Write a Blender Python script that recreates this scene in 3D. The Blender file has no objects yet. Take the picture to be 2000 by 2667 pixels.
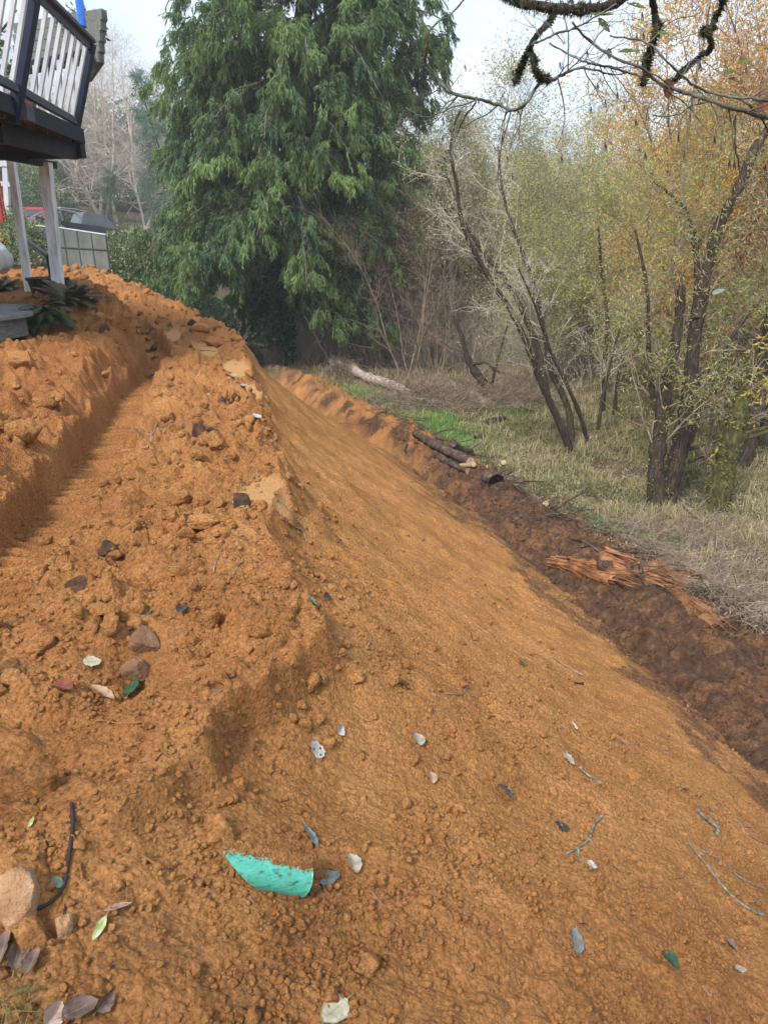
import bpy, math, random
import numpy as np
R_ = math.radians
C = bpy.context.scene.collection
SC = bpy.context.scene

# ------------------------------------------------------------------ camera
PITCH = R_(20.3); FPX = 1850.0
cam = bpy.data.objects.new('camera', bpy.data.cameras.new('camera')); C.objects.link(cam)
cam.location = (0, 0, 0); cam.rotation_euler = (R_(90) - PITCH, 0, 0)
cam.data.sensor_fit = 'VERTICAL'; cam.data.angle = 2*math.atan(1333.5/FPX)
cam.data.clip_start = 0.05; cam.data.clip_end = 2000
SC.camera = cam
# ------------------------------------------------------------------ sky, sun, exposure
SUN_EL, SUN_AZ = 50, 212          # behind the camera and a little to the left, behind thin cloud
w = bpy.data.worlds.new('World'); SC.world = w; w.use_nodes = True
nt = w.node_tree; nt.nodes.clear()
out = nt.nodes.new('ShaderNodeOutputWorld'); bg = nt.nodes.new('ShaderNodeBackground')
sky = nt.nodes.new('ShaderNodeTexSky'); sky.sky_type = 'NISHITA'; sky.sun_disc = False
sky.sun_elevation = R_(SUN_EL); sky.sun_rotation = R_(SUN_AZ)
tc_ = nt.nodes.new('ShaderNodeTexCoord'); mp = nt.nodes.new('ShaderNodeMapping'); mp.inputs['Scale'].default_value = (1, 1, 3.2)
nz = nt.nodes.new('ShaderNodeTexNoise'); nz.inputs['Scale'].default_value = 2.6; nz.inputs['Detail'].default_value = 6; nz.inputs['Roughness'].default_value = .52
rp = nt.nodes.new('ShaderNodeValToRGB'); rp.color_ramp.elements[0].position = .34; rp.color_ramp.elements[0].color = (5.6, 6.9, 8.5, 1)
rp.color_ramp.elements[1].position = .62; rp.color_ramp.elements[1].color = (8.0, 8.9, 9.9, 1)
mx = nt.nodes.new('ShaderNodeMix'); mx.data_type = 'RGBA'; mx.inputs[0].default_value = .88
L = nt.links.new
L(tc_.outputs['Generated'], mp.inputs['Vector']); L(mp.outputs[0], nz.inputs['Vector']); L(nz.outputs[0], rp.inputs[0])
L(sky.outputs[0], mx.inputs[6]); L(rp.outputs[0], mx.inputs[7]); L(mx.outputs[2], bg.inputs[0]); L(bg.outputs[0], out.inputs[0])
bg.inputs[1].default_value = 0.085
sd = bpy.data.lights.new('sun', 'SUN'); sd.energy = 2.9; sd.angle = R_(14); sd.color = (1, .95, .87)
so = bpy.data.objects.new('sun', sd); C.objects.link(so)
so.rotation_euler = (R_(90-SUN_EL), 0, R_(180-SUN_AZ))
SC.view_settings.view_transform = 'Standard'; SC.view_settings.look = 'None'
SC.view_settings.gamma = 1; SC.view_settings.use_curve_mapping = False
SC.view_settings.exposure = 0.85
SC.cycles.max_bounces = 9; SC.cycles.diffuse_bounces = 7; SC.cycles.transparent_max_bounces = 8

# ------------------------------------------------------------------ pixel rays (photograph pixels, 2000 x 2667)
cp, sp = math.cos(PITCH), math.sin(PITCH)
def ray(px, py):
    u = np.asarray(px, float)-1000; v = 1333.5-np.asarray(py, float)
    return u, FPX*cp+v*sp, -FPX*sp+v*cp
def P(px, py, Y):
    x, y, z = ray(px, py); k = Y/y
    return np.array([x*k, Y, z*k])

# ------------------------------------------------------------------ numpy noise
def h2(ix, iy, seed):
    n = (ix.astype(np.int64)*374761393+iy.astype(np.int64)*668265263+seed*974634777) & 0xffffffff
    n = ((n ^ (n >> 13))*1274126177) & 0xffffffff
    n = ((n ^ (n >> 15))*2246822519) & 0xffffffff
    n = n ^ (n >> 16)
    return (n & 0xffffff)/float(0xffffff)
def gn(x, y, seed=0):
    x = np.asarray(x, float); y = np.asarray(y, float)
    ix = np.floor(x); iy = np.floor(y); fx = x-ix; fy = y-iy
    u = fx*fx*fx*(fx*(fx*6-15)+10); v = fy*fy*fy*(fy*(fy*6-15)+10)
    r = 0
    for a in (0, 1):
        for b in (0, 1):
            g = h2(ix+a, iy+b, seed)*2*math.pi
            d = np.cos(g)*(fx-a)+np.sin(g)*(fy-b)
            r = r+d*(u if a else 1-u)*(v if b else 1-v)
    return r*1.5
def fbm(x, y, o=4, seed=0, gain=.5):
    r = 0; a = 1; f = 1
    for i in range(o):
        r = r+a*gn(np.asarray(x)*f+i*17.3, np.asarray(y)*f-i*9.1, seed+i); a *= gain; f *= 2.03
    return r
def domes(x, y, cell, seed, dens=.7, rmax=.5):
    """height field of half buried lumps, in metres"""
    x = np.asarray(x)/cell; y = np.asarray(y)/cell
    ix = np.floor(x); iy = np.floor(y); best = np.zeros_like(x)
    for a in (-1, 0, 1):
        for b in (-1, 0, 1):
            jx = ix+a; jy = iy+b
            cx = jx+h2(jx, jy, seed); cy = jy+h2(jx, jy, seed+1)
            q = h2(jx, jy, seed+2); r = rmax*(.35+.65*h2(jx, jy, seed+3))*(q < dens)
            dd = (x-cx)**2+(y-cy)**2
            best = np.maximum(best, np.sqrt(np.clip(r*r-dd, 0, None)))
    return best*cell
def ss(x, a, b):
    t = np.clip((x-a)/(b-a), 0, 1); return t*t*(3-2*t)
I = np.interp
AX, AY = -.276, .961                      # direction in which the bank runs
def st(x, y): return AX*x+AY*y, AY*x-AX*y
def xy(s, t): return AX*s+AY*t, AY*s-AX*t
PALE = [(4.75, .50, .34, .20), (10.3, .78, .8, .2), (12.0, .45, .7, .22), (13.6, .0, .8, .18), (8.6, .82, .5, .12)]
def prof(s):
    tc = I(s, [-3, 0, 1.0, 1.6, 2.0, 2.4, 2.8, 4.6, 8, 11, 13, 14.2, 16, 18, 20, 24, 30, 50, 80], [-1.5, -1.2, -.95, -.55, -.17, .18, .5, .55, .85, 1.0, 1.12, 1.02, .5, 0, -.6, -1.9, -2.6, 0, 3])
    zc = I(s, [0, 10, 13, 14.2, 16, 18, 20, 24, 33, 45, 70], [-1.6, -1.6, -1.50, -1.45, -1.28, -1.12, -.98, -.60, -.5, -.1, .7])
    tt = I(s, [0, 4, 9, 14, 20, 25, 30, 40, 80], [4.6, 4.75, 4.92, 4.62, 3.7, 3.3, 2.4, 3.2, 9])
    zb = I(s, [0, 8, 11, 13, 16, 21, 26, 33, 45, 70], [-1.3, -1.3, -1.1, -.88, -.74, -.52, -.62, -.5, -.05, .8])
    tk = I(s, [0, 2.5, 4, 5, 6.5, 9, 11, 12.5, 15, 18, 21], [-1.35, -1.25, -1.05, -.90, -.75, -.62, -.42, -.30, -.70, -1.5, -2.6])
    return tc, zc, tt, zb, tk
def ground(x, y, full=True):
    x = np.asarray(x, float); y = np.asarray(y, float)
    s, t0 = st(x, y)
    wob = fbm(s*.9, t0*.9, 3, 11)
    t = t0+.10*wob*ss(s, 1, 3)+.03*fbm(s*5, t0*5, 2, 12)
    tc, zc, tt, zb, tk = prof(s)
    far = ss(s, 24, 34)
    u = np.clip((t-tc)/(tt-tc), 0, 1)
    ex = I(s, [1, 3, 6, 12, 30], [1.2, .92, .76, .72, .70])
    z = zc+(-4.4-zc)*u**ex
    d = t-tc
    # cut ledge near the camera
    wl = ss(s, 1.6, 2.25)*(1-ss(s, 2.8, 3.5))
    z = z-.16*wl*ss(d+.05*gn(s*7, t*2, 5), -.02, .10)*(1-ss(d, .35, 2.3))
    wl2 = ss(s, 4.3, 4.45)*(1-ss(s, 4.9, 5.3)); z = z-.05*wl2*ss(d, .12, .2)*(1-ss(d, .3, .9))
    # track trench and the bank left of it
    tr = ss(s, 1.9, 2.6)*(1-ss(s, 17, 21))
    hw = I(s, [2, 5, 9, 13], [.31, .27, .215, .22]); tq = t0+.035*wob+.03*fbm(s*5, t0*5, 2, 12); e1 = tq-(tk-hw); e2 = (tk+hw)-tq
    floor_ = ss(e1, -.02, .05)*ss(e2, -.06, .1)*tr
    z = z-.26*floor_*(1-.5*ss(s, 12, 16))
    bank = (1-ss(e1+.05*gn(s*2.5, 3.3, 8)+.05*gn(s*8, e1*1.5, 9)+.03*gn(s*21, e1*2, 10), -.24, -.01))*np.where(s < 14, ss(s, 1.2, 2.2), 1)
    z = z*(1-bank)+bank*(zb-.17*np.exp(-np.clip(-e1, 0, 9)/.5)*(1-ss(s, 11, 14)))
    z = z+far*.10*np.clip(-t-4, 0, 14)
    # hollow with loose stones
    z = z-.10*np.exp(-(((s-2.72)/.26)**2+((t+.33)/.17)**2))
    # beyond the toe
    e = t-tt
    wr = .21*np.exp(-((e-.72)/.42)**2)*(1+.5*gn(s*.8, 1.1, 21))*(1-ss(s, 24, 30))
    wr = wr*(1+.9*ss(s, 9, 12)); z = z+np.where(e > -.3, wr*ss(e, -.1, .25), 0)-.10*np.exp(-((e+.02)/.13)**2)*(1-ss(s, 22, 26))
    z = z+.10*np.exp(-((e-1.55)/.3)**2)*(1-ss(s, 12, 15))*(e > -.3)
    me_ = I(s, [7.5, 9.5, 13, 16], [1.6, 1.0, .8, 1.4]); marsh = ss(e, me_, me_+.9)
    z = np.where(e > 0, z*(1-marsh)+marsh*(-4.5+.10*fbm(x*.5, y*.5, 3, 31)), z)
    # the ground climbs again behind the wood
    rr = np.hypot(x, y); z = z+ss(rr, 55, 140)*7+ss(rr, 140, 600)*10
    z = z-.42*np.exp(-(((x+5.5)/1.0)**2+((y-10.6)/1.0)**2))
    m = {}
    lump = (1-ss(d, -.15, .35))
    lump = np.where(s < 1.9, .32+.25*(1-ss(d, -.2, .5)), lump)
    slopem = ss(d, 0, .4)*(1-ss(e, -.7, -.1))
    A = np.clip(lump+.12*slopem*(1+1.0*(1-ss(s, 2.6, 4.2)))+.88*ss(e, -.4, .1)*(1-ss(e, 1.7, 2.4)), 0, 1)
    A = A*(1-.9*floor_)*(1-.75*ss(-t, 1.9, 2.6)*ss(s, 11.5, 13))
    pale = np.zeros_like(z)
    for (ps, pt, a, b) in PALE:
        pale = np.maximum(pale, 1-ss(((s-ps)/a)**2+((t0-pt)/b)**2+.25*gn(s*6, t*6, 3), .6, 1.0))
    A = A*(1-.95*pale)
    pipeq = np.exp(-(((x+.36)/.24)**2+((y-1.72)/.20)**2)); A = A*(1-.8*pipeq); z = z-.02*pipeq
    if full:
        q = x+.03*gn(x*9, y*9, 41); r = y+.03*gn(x*9, y*9, 42)
        rough = .055*fbm(x*1.7, y*1.7, 4, 51, .55)+.05*np.abs(fbm(x*3.7, y*3.7, 3, 52))
        big = 1.05*domes(q, r, .42, 61, .42, .42)+.9*domes(q, r, .19, 65, .6, .45)+.85*domes(q, r, .095, 69, .65, .5)
        amp = .75+.9*ss(s, 3, 7)
        z = z+A*(rough*amp*1.2+big*.62*(.55+.45*ss(fbm(x*1.1, y*1.1, 2, 57), -.4, .5)))
        # crumbs everywhere
        nearm = 1-ss(rr, 7, 12)
        pebd = .5+.5*ss(fbm(x*2.2, y*2.2, 3, 71), -.35, .45)
        z = z+nearm*pebd*(1-.7*pale)*(.38*domes(q, r, .045, 81, .5)+.62*domes(x, y, .022, 85, .75))*(.35+.65*np.clip(1-slopem*ss(s, 3, 5), 0, 1))*(1-.5*floor_)
        # drag streaks down the cut face
        z = z+slopem*(.011*fbm((s+.35*t)*5.5, t*.45, 4, 91)+.014*fbm((s+.3*t)*19, t*1.6, 4, 95, .6))*(.5+.5*ss(s, 2, 4))
        z = z+slopem*.012*fbm(x*.8, y*.8, 3, 97)
        # cleat prints in the track
        ph = (s+.05*gn(t*3, s*.8, 99)+.10*(t-tk)**2)/.145
        tri = np.abs((ph % 1)-.5)*2
        z = z+floor_*.070*ss(tri, .15, .75)*(.35+.65*ss(gn(s*1.2, t*1.5, 101), -.45, .1))
        # ragged wall of the bank
        z = z+bank*(1-ss(-e1, .1, .5))*.05*fbm(s*9, t*9, 2, 103)
        # bench prints
        z = z+np.where((e > .8) & (e < 1.9), .02*np.sin(s*2*math.pi/.22), 0)*ss(s, 13, 16)
        z = z+marsh*.06*fbm(x*3, y*3, 3, 107)
    hum = ss(e+.45*fbm(x*.8, y*.8, 3, 111)+.22*fbm(x*4, y*4, 3, 112), -1.05, -.8)*(1-ss(s, 11, 17)*.85)*(1-marsh*.3)
    hum = hum*(.55+.45*ss(e, -.35, .05)); hum = hum*(.66+.4*ss(fbm(x*1.9, y*1.9, 5, 113, .65), -.22, .12))
    hum = np.maximum(hum, .85*np.exp(-((e-.45)/.4)**2)*ss(s, 11, 14)*ss(fbm(x*1.3, y*1.3, 3, 115), -.5, .5))
    hum = np.maximum(hum, (1-ss(t+.16*fbm(x*4, y*4, 3, 4), -.98, -.66))*(1-ss(s, 2.6, 4.2))*.9)
    hum = np.maximum(hum, .95*ss(fbm(x*2.1, y*2.1, 3, 117), .62, .8)*lump)
    hum = np.maximum(hum, .35*slopem*ss(fbm((s+.35*t)*1.8, t*.35, 3, 119), .5, .9))
    lit = np.maximum(marsh*(1-.0*hum), 0)
    lit = np.maximum(lit, np.where(d > -.5, ss(s, 24, 27), ss(s, 22, 27))); hum = hum*(1-lit)
    red = bank*.8+.5*lump
    m = dict(humus=np.clip(hum, 0, 1), litter=np.clip(lit, 0, 1), pale=pale, red=np.clip(red, 0, 1), smoothed=np.clip(slopem*ss(s, 2.6, 4.5), 0, 1))
    return z, m
def gz(x, y): return ground(x, y)[0]
def G(px, py, lift=0.0):
    """where the ray through a photo pixel meets the ground"""
    dx, dy, dz = ray(px, py); k = np.linspace(.5, 70, 4000)/dy
    k = np.concatenate([np.linspace(.5, 8, 1500), np.linspace(8, 70, 2500)])/dy
    zz = gz(dx*k, dy*k)
    b = np.nonzero(zz >= dz*k)[0]
    i = b[0] if len(b) else len(k)-1
    return np.array([dx*k[i], dy*k[i], float(zz[i])+lift])

# ------------------------------------------------------------------ mesh helpers
def rawmesh(name, V, Q=None, T=None, smooth=False):
    me = bpy.data.meshes.new(name); V = np.ascontiguousarray(V, dtype=np.float32)
    nq = 0 if Q is None else len(Q); ntr = 0 if T is None else len(T)
    loops = np.concatenate([a.ravel() for a in (Q, T) if a is not None and len(a)]).astype(np.int32)
    me.vertices.add(len(V)); me.vertices.foreach_set('co', V.ravel())
    me.loops.add(len(loops)); me.loops.foreach_set('vertex_index', loops)
    me.polygons.add(nq+ntr)
    starts = np.concatenate([np.arange(nq)*4, nq*4+np.arange(ntr)*3]).astype(np.int32)
    me.polygons.foreach_set('loop_start', starts)
    me.polygons.foreach_set('use_smooth', np.full(nq+ntr, bool(smooth)))
    me.update(calc_edges=True)
    return me
class MB:
    """collects quads and triangles, then becomes one mesh object"""
    def __init__(s): s.V = []; s.Q = []; s.T = []; s.n = 0
    def add(s, V, Q=None, T=None):
        V = np.asarray(V, float).reshape(-1, 3)
        if Q is not None and len(Q): s.Q.append(np.asarray(Q, int).reshape(-1, 4)+s.n)
        if T is not None and len(T): s.T.append(np.asarray(T, int).reshape(-1, 3)+s.n)
        s.V.append(V); s.n += len(V); return s
    def box(s, c, d, M=None):
        c = np.asarray(c, float); h = np.asarray(d, float)/2; b = min(h)*.12
        v = np.array([[i, j, k] for i in (-1, 1) for j in (-1, 1) for k in (-1, 1)], float)*h
        if M is not None: v = v@np.asarray(M).T
        return s.add(v+c, [[0, 1, 3, 2], [4, 6, 7, 5], [0, 4, 5, 1], [2, 3, 7, 6], [0, 2, 6, 4], [1, 5, 7, 3]])
    def beam(s, a, b, wdt, h, up=(0, 0, 1)):
        a = np.asarray(a, float); b = np.asarray(b, float); d = b-a; Ln = np.linalg.norm(d); d = d/Ln
        u = np.asarray(up, float); r = np.cross(d, u); r /= np.linalg.norm(r); u = np.cross(r, d)
        return s.box((a+b)/2, (wdt, Ln, h), np.array([r, d, u]).T)
    def prism(s, poly, z0, z1):
        n = len(poly); v = [(x, y, z0) for x, y in poly]+[(x, y, z1) for x, y in poly]
        q = [[i, (i+1) % n, n+(i+1) % n, n+i] for i in range(n)]
        t = [[0, i+1, i] for i in range(1, n-1)]+[[n, n+i, n+i+1] for i in range(1, n-1)]
        return s.add(v, q, t)
    def lathe(s, c, prof_, k=20, wob=0, rng=None):
        c = np.asarray(c, float); a = np.linspace(0, 2*math.pi, k, endpoint=False)
        V = np.array([[r*math.cos(t), r*math.sin(t), z] for r, z in prof_ for t in a])+c
        q = [[i*k+j, i*k+(j+1) % k, (i+1)*k+(j+1) % k, (i+1)*k+j] for i in range(len(prof_)-1) for j in range(k)]
        return s.add(V, q)
    def tubes(s, Pn, Rn, k=3, cap=False):
        Pn = np.asarray(Pn, float); Rn = np.asarray(Rn, float)
        if Pn.ndim == 2: Pn = Pn[None]; Rn = Rn[None]
        B, n, _ = Pn.shape
        T = np.gradient(Pn, axis=1); T /= np.linalg.norm(T, axis=2, keepdims=True)+1e-9
        mt = T.mean(1); ref = np.where(np.abs(mt[:, 2:3]) > .8*np.linalg.norm(mt, axis=1, keepdims=True), np.array([[.8, .6, 0]]), np.array([[0, 0, 1.]]))
        N = np.cross(T, ref[:, None, :]); N /= np.linalg.norm(N, axis=2, keepdims=True)+1e-9
        Bv = np.cross(T, N); a = np.arange(k)*2*math.pi/k
        ring = Pn[:, :, None, :]+Rn[:, :, None, None]*(np.cos(a)[None, None, :, None]*N[:, :, None, :]+np.sin(a)[None, None, :, None]*Bv[:, :, None, :])
        idx = np.arange(B*n*k).reshape(B, n, k)
        q = np.stack([idx[:, :-1, :], np.roll(idx, -1, 2)[:, :-1, :], np.roll(idx, -1, 2)[:, 1:, :], idx[:, 1:, :]], -1).reshape(-1, 4)
        s.add(ring.reshape(-1, 3), q)
        if cap:
            for b in range(B):
                for e in (0, n-1):
                    rr = ring[b, e]; s.add(np.vstack([rr, rr.mean(0)]), None, [[j, (j+1) % k, k] if e else [(j+1) % k, j, k] for j in range(k)])
        return s
    def obj(s, name, mat, parent=None, smooth=False, loc=None):
        V = np.concatenate(s.V); Q = np.concatenate(s.Q) if s.Q else None; T = np.concatenate(s.T) if s.T else None
        if parent is not None: base = np.array(parent.get('_b', (0, 0, 0)))
        elif loc is not None: base = np.array(loc, float)
        else: base = np.array([V[:, 0].mean(), V[:, 1].mean(), V[:, 2].min()])
        me = rawmesh(name, V-base, Q, T, smooth); me.materials.append(mat)
        o = bpy.data.objects.new(name, me); C.objects.link(o)
        if parent is not None:
            o.parent = parent
            if parent.type == 'MESH': pass
        else: o.location = base
        o['_b'] = tuple(base) if parent is None else tuple(parent['_b'])
        return o
def tag(o, label=None, cat=None, group=None, kind=None):
    if label: o['label'] = label
    if cat: o['category'] = cat
    if group: o['group'] = group
    if kind: o['kind'] = kind
    return o
def thing(name, label, cat, loc=(0, 0, 0), group=None):
    o = bpy.data.objects.new(name, None); C.objects.link(o); o.location = tuple(loc); o['_b'] = tuple(float(q) for q in loc)
    o.empty_display_size = .2
    return tag(o, label, cat, group)
def kids(o): return [c for c in bpy.data.objects if c.parent == o]
_kc = {}
def copy_thing(src, loc, rz=0, sc=1, label=None):
    if src not in _kc: _kc[src] = kids(src)
    r = src.copy(); C.objects.link(r); r.location = loc; r.rotation_euler = (0, 0, rz); r.scale = (sc, sc, sc) if np.isscalar(sc) else sc
    if label: r['label'] = label
    for c in _kc[src]:
        d = c.copy(); C.objects.link(d); d.parent = r
    return r
ORD = ['leftmost', 'second from the left', 'third from the left', 'fourth from the left', 'fifth from the left', 'sixth from the left', 'seventh from the left', 'eighth from the left', 'ninth from the left', 'tenth from the left', 'eleventh from the left', 'twelfth from the left']

# ------------------------------------------------------------------ materials
def newmat(name):
    m = bpy.data.materials.new(name); m.use_nodes = True; t = m.node_tree; b = t.nodes['Principled BSDF']
    return m, t, b
def nd(t, kind, **kw):
    n = t.nodes.new(kind)
    for k, v in kw.items():
        if k.startswith('i_'): n.inputs[k[2:].replace('_', ' ')].default_value = v
        else: setattr(n, k, v)
    return n
def ramp(t, src, stops):
    r = t.nodes.new('ShaderNodeValToRGB'); e = r.color_ramp.elements
    while len(e) < len(stops): e.new(.5)
    for i, (p, c) in enumerate(stops): e[i].position = p; e[i].color = (*c, 1)
    t.links.new(src, r.inputs[0]); return r.outputs[0]
def mixc(t, f, a, b, mode='MIX'):
    m = t.nodes.new('ShaderNodeMix'); m.data_type = 'RGBA'; m.blend_type = mode
    for s_, i in ((f, 0), (a, 6), (b, 7)):
        if hasattr(s_, 'links') or isinstance(s_, bpy.types.NodeSocket): t.links.new(s_, m.inputs[i])
        else: m.inputs[i].default_value = s_ if i == 0 else (*s_, 1)
    return m.outputs[2]
def surf(name, ca, cb, scale=8, rough=.8, bump=.0, stretch=(1, 1, 1), metal=0, detail=5, spec=.3, cc=None, bscale=None):
    m, t, b = newmat(name)
    g = nd(t, 'ShaderNodeNewGeometry'); tc = nd(t, 'ShaderNodeTexCoord'); mp = nd(t, 'ShaderNodeMapping'); mp.inputs['Scale'].default_value = stretch
    t.links.new(tc.outputs['Object'], mp.inputs[0])
    n = nd(t, 'ShaderNodeTexNoise', i_Scale=scale, i_Detail=detail, i_Roughness=.65); t.links.new(mp.outputs[0], n.inputs['Vector'])
    st_ = [(.35, ca), (.65, cb)] if cc is None else [(.32, ca), (.52, cb), (.66, cc)]
    t.links.new(ramp(t, n.outputs[0], st_), b.inputs['Base Color'])
    b.inputs['Roughness'].default_value = rough; b.inputs['Metallic'].default_value = metal
    b.inputs['Specular IOR Level'].default_value = spec
    if bump:
        n2 = nd(t, 'ShaderNodeTexNoise', i_Scale=bscale or scale*4, i_Detail=4, i_Roughness=.7); t.links.new(mp.outputs[0], n2.inputs['Vector'])
        bp = nd(t, 'ShaderNodeBump', i_Strength=bump, i_Distance=.02); t.links.new(n2.outputs[0], bp.inputs['Height']); t.links.new(bp.outputs[0], b.inputs['Normal'])
    return m
def leafmat(name, stops, trans=.3, rough=.6, big=None):
    m, t, b = newmat(name); g = nd(t, 'ShaderNodeNewGeometry')
    col = ramp(t, g.outputs['Random Per Island'], stops)
    if big:
        tc = nd(t, 'ShaderNodeTexCoord'); n = nd(t, 'ShaderNodeTexNoise', i_Scale=big[0], i_Detail=2); t.links.new(tc.outputs['Object'], n.inputs['Vector'])
        oi = nd(t, 'ShaderNodeObjectInfo')
        f = ramp(t, n.outputs[0], [(.4, (0, 0, 0)), (.62, (1, 1, 1))]); col = mixc(t, f, col, mixc(t, big[2], col, big[1]))
    t.links.new(col, b.inputs['Base Color']); b.inputs['Roughness'].default_value = rough; b.inputs['Specular IOR Level'].default_value = .25
    if trans:
        tr = nd(t, 'ShaderNodeBsdfTranslucent'); t.links.new(col, tr.inputs[0]); ms = nd(t, 'ShaderNodeMixShader'); ms.inputs[0].default_value = trans
        t.links.new(b.outputs[0], ms.inputs[1]); t.links.new(tr.outputs[0], ms.inputs[2]); t.links.new(ms.outputs[0], t.nodes['Material Output'].inputs[0])
    return m
def soilmat(name, attrs=True):
    m, t, b = newmat(name); g = nd(t, 'ShaderNodeNewGeometry'); pos = g.outputs['Position']
    def noise(sc, det=4, ro=.6): 
        n = nd(t, 'ShaderNodeTexNoise', i_Scale=sc, i_Detail=det, i_Roughness=ro); t.links.new(pos, n.inputs['Vector']); return n.outputs[0]
    a = ramp(t, noise(1.6, 6), [(.28, (.275, .124, .044)), (.5, (.375, .175, .062)), (.72, (.47, .232, .086))])
    fine = ramp(t, noise(55, 5, .75), [(.32, (.5, .47, .45)), (.5, (1, 1, 1)), (.68, (1.42, 1.42, 1.40))])
    col = mixc(t, 1.0, a, fine, 'MULTIPLY')
    spk = ramp(t, noise(16, 5, .7), [(.60, (0, 0, 0)), (.72, (1, 1, 1))])
    col = mixc(t, mixc(t, .5, (0, 0, 0), spk, 'MIX'), col, (.12, .06, .03))
    if attrs:
        def at(n): x = nd(t, 'ShaderNodeAttribute', attribute_name=n); return x.outputs['Fac']
        redc = mixc(t, 1.0, col, (.90, .81, .80), 'MULTIPLY'); col = mixc(t, at('red'), col, redc)
        smc = mixc(t, 1.0, col, (1.1, 1.1, 1.06), 'MULTIPLY'); col = mixc(t, at('smoothed'), col, smc)
        col = mixc(t, at('pale'), col, (.50, .275, .115))
        hu = ramp(t, noise(9, 5, .7), [(.35, (.055, .03, .02)), (.55, (.115, .062, .038)), (.7, (.22, .115, .06))])
        ma = nd(t, 'ShaderNodeMath', operation='MULTIPLY_ADD'); t.links.new(noise(30, 5, .8), ma.inputs[0]); ma.inputs[1].default_value = 1.5; t.links.new(at('humus'), ma.inputs[2])
        mr = nd(t, 'ShaderNodeMapRange'); t.links.new(ma.outputs[0], mr.inputs[0]); mr.inputs[1].default_value = .93; mr.inputs[2].default_value = 1.5
        col = mixc(t, mr.outputs[0], col, hu)
        li = ramp(t, noise(5, 6, .75), [(.3, (.05, .04, .022)), (.5, (.13, .10, .055)), (.7, (.24, .20, .11))])
        col = mixc(t, at('litter'), col, li)
    t.links.new(col, b.inputs['Base Color']); b.inputs['Roughness'].default_value = .95; b.inputs['Specular IOR Level'].default_value = .12
    v = nd(t, 'ShaderNodeTexVoronoi', i_Scale=70); t.links.new(pos, v.inputs['Vector'])
    b1 = nd(t, 'ShaderNodeBump', i_Strength=1.0, i_Distance=.010, invert=True); t.links.new(v.outputs['Distance'], b1.inputs['Height'])
    b2 = nd(t, 'ShaderNodeBump', i_Strength=1.0, i_Distance=.018); t.links.new(noise(48, 6, .75), b2.inputs['Height'])
    t.links.new(b1.outputs[0], b2.inputs['Normal']); t.links.new(b2.outputs[0], b.inputs['Normal'])
    return m
M = {}
M['soil'] = soilmat('soil'); M['clod'] = soilmat('clod', False)
M['darkclod'] = surf('dark_soil', (.05, .03, .021), (.125, .072, .045), 14, .95, .8, bscale=60, spec=.1)
M['rock'] = surf('rock', (.19, .09, .04), (.29, .15, .07), 12, .9, 1, cc=(.36, .20, .10), bscale=35)
M['rockpale'] = surf('pale_rock', (.24, .12, .055), (.36, .21, .11), 8, .9, 1, cc=(.50, .37, .26), bscale=30)
M['rockgrey'] = surf('grey_brown_rock', (.15, .078, .042), (.23, .125, .07), 9, .9, 1, cc=(.32, .20, .13), bscale=35)
M['navy'] = surf('navy_paint', (.008, .012, .035), (.014, .02, .05), 6, .45, .1)
M['navytop'] = surf('worn_navy_paint', (.045, .05, .075), (.085, .085, .11), 10, .6, .2, (1, 1, 1))
M['dark'] = surf('dark_stained_timber', (.006, .007, .013), (.016, .016, .024), 8, .6, .2)
M['white'] = surf('weathered_white_paint', (.44, .44, .47), (.60, .61, .64), 12, .55, .15, (1, 1, .15))
M['postwhite'] = surf('peeling_white_paint', (.40, .38, .36), (.74, .75, .79), 14, .6, .25, (1, 1, .12), cc=(.82, .83, .86))
M['greywood'] = surf('weathered_grey_timber', (.09, .095, .085), (.17, .175, .16), 9, .85, .4, (6, .6, 6), cc=(.24, .24, .22))
M['joist'] = surf('brown_joist_timber', (.10, .06, .035), (.18, .11, .065), 9, .8, .2)
M['landing'] = surf('landing_boards', (.16, .16, .145), (.27, .265, .24), 7, .85, .3, (.4, 5, 5))
M['terra'] = surf('terracotta', (.26, .09, .055), (.40, .16, .10), 14, .8, .5)
M['bottle'] = surf('blue_glass', (.01, .12, .60), (.02, .22, .78), 5, .15, 0, spec=.8)
M['blackplastic'] = surf('black_plastic', (.008, .008, .010), (.014, .014, .018), 5, .45)
M['panel'] = surf('grey_mesh_panel', (.095, .10, .098), (.135, .142, .135), 1.5, .8, .1, cc=(.175, .18, .17))
M['panelseam'] = surf('grey_seam', (.05, .055, .055), (.07, .075, .075), 3, .8)
M['cap'] = surf('pale_cap', (.42, .43, .43), (.58, .59, .60), 4, .7)
M['redpost'] = surf('red_paint', (.22, .035, .025), (.34, .06, .04), 6, .6)
M['blockw'] = surf('pale_block', (.40, .38, .38), (.52, .50, .50), 6, .8)
M['fence'] = surf('pale_fence_timber', (.34, .26, .19), (.48, .38, .30), 6, .85)
M['carred'] = surf('red_car_paint', (.33, .012, .02), (.37, .016, .025), 2, .25, spec=.6)
M['carpink'] = surf('faded_red_paint', (.40, .09, .10), (.46, .12, .13), 2, .4, spec=.5)
M['carblack'] = surf('dark_car_paint', (.05, .06, .075), (.065, .078, .095), 2, .22, spec=.7)
M['carwhite'] = surf('silver_car_paint', (.52, .55, .60), (.58, .60, .64), 2, .3, spec=.5)
M['glass'] = surf('car_glass', (.025, .035, .045), (.05, .07, .09), 2, .08, spec=.9)
M['tyre'] = surf('tyre_rubber', (.012, .012, .012), (.02, .02, .02), 5, .8)
M['chrome'] = surf('wheel_metal', (.35, .36, .38), (.45, .46, .48), 5, .3, metal=.8)
M['lamp'] = surf('red_lamp_glass', (.55, .01, .02), (.65, .02, .03), 2, .2)
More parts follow.
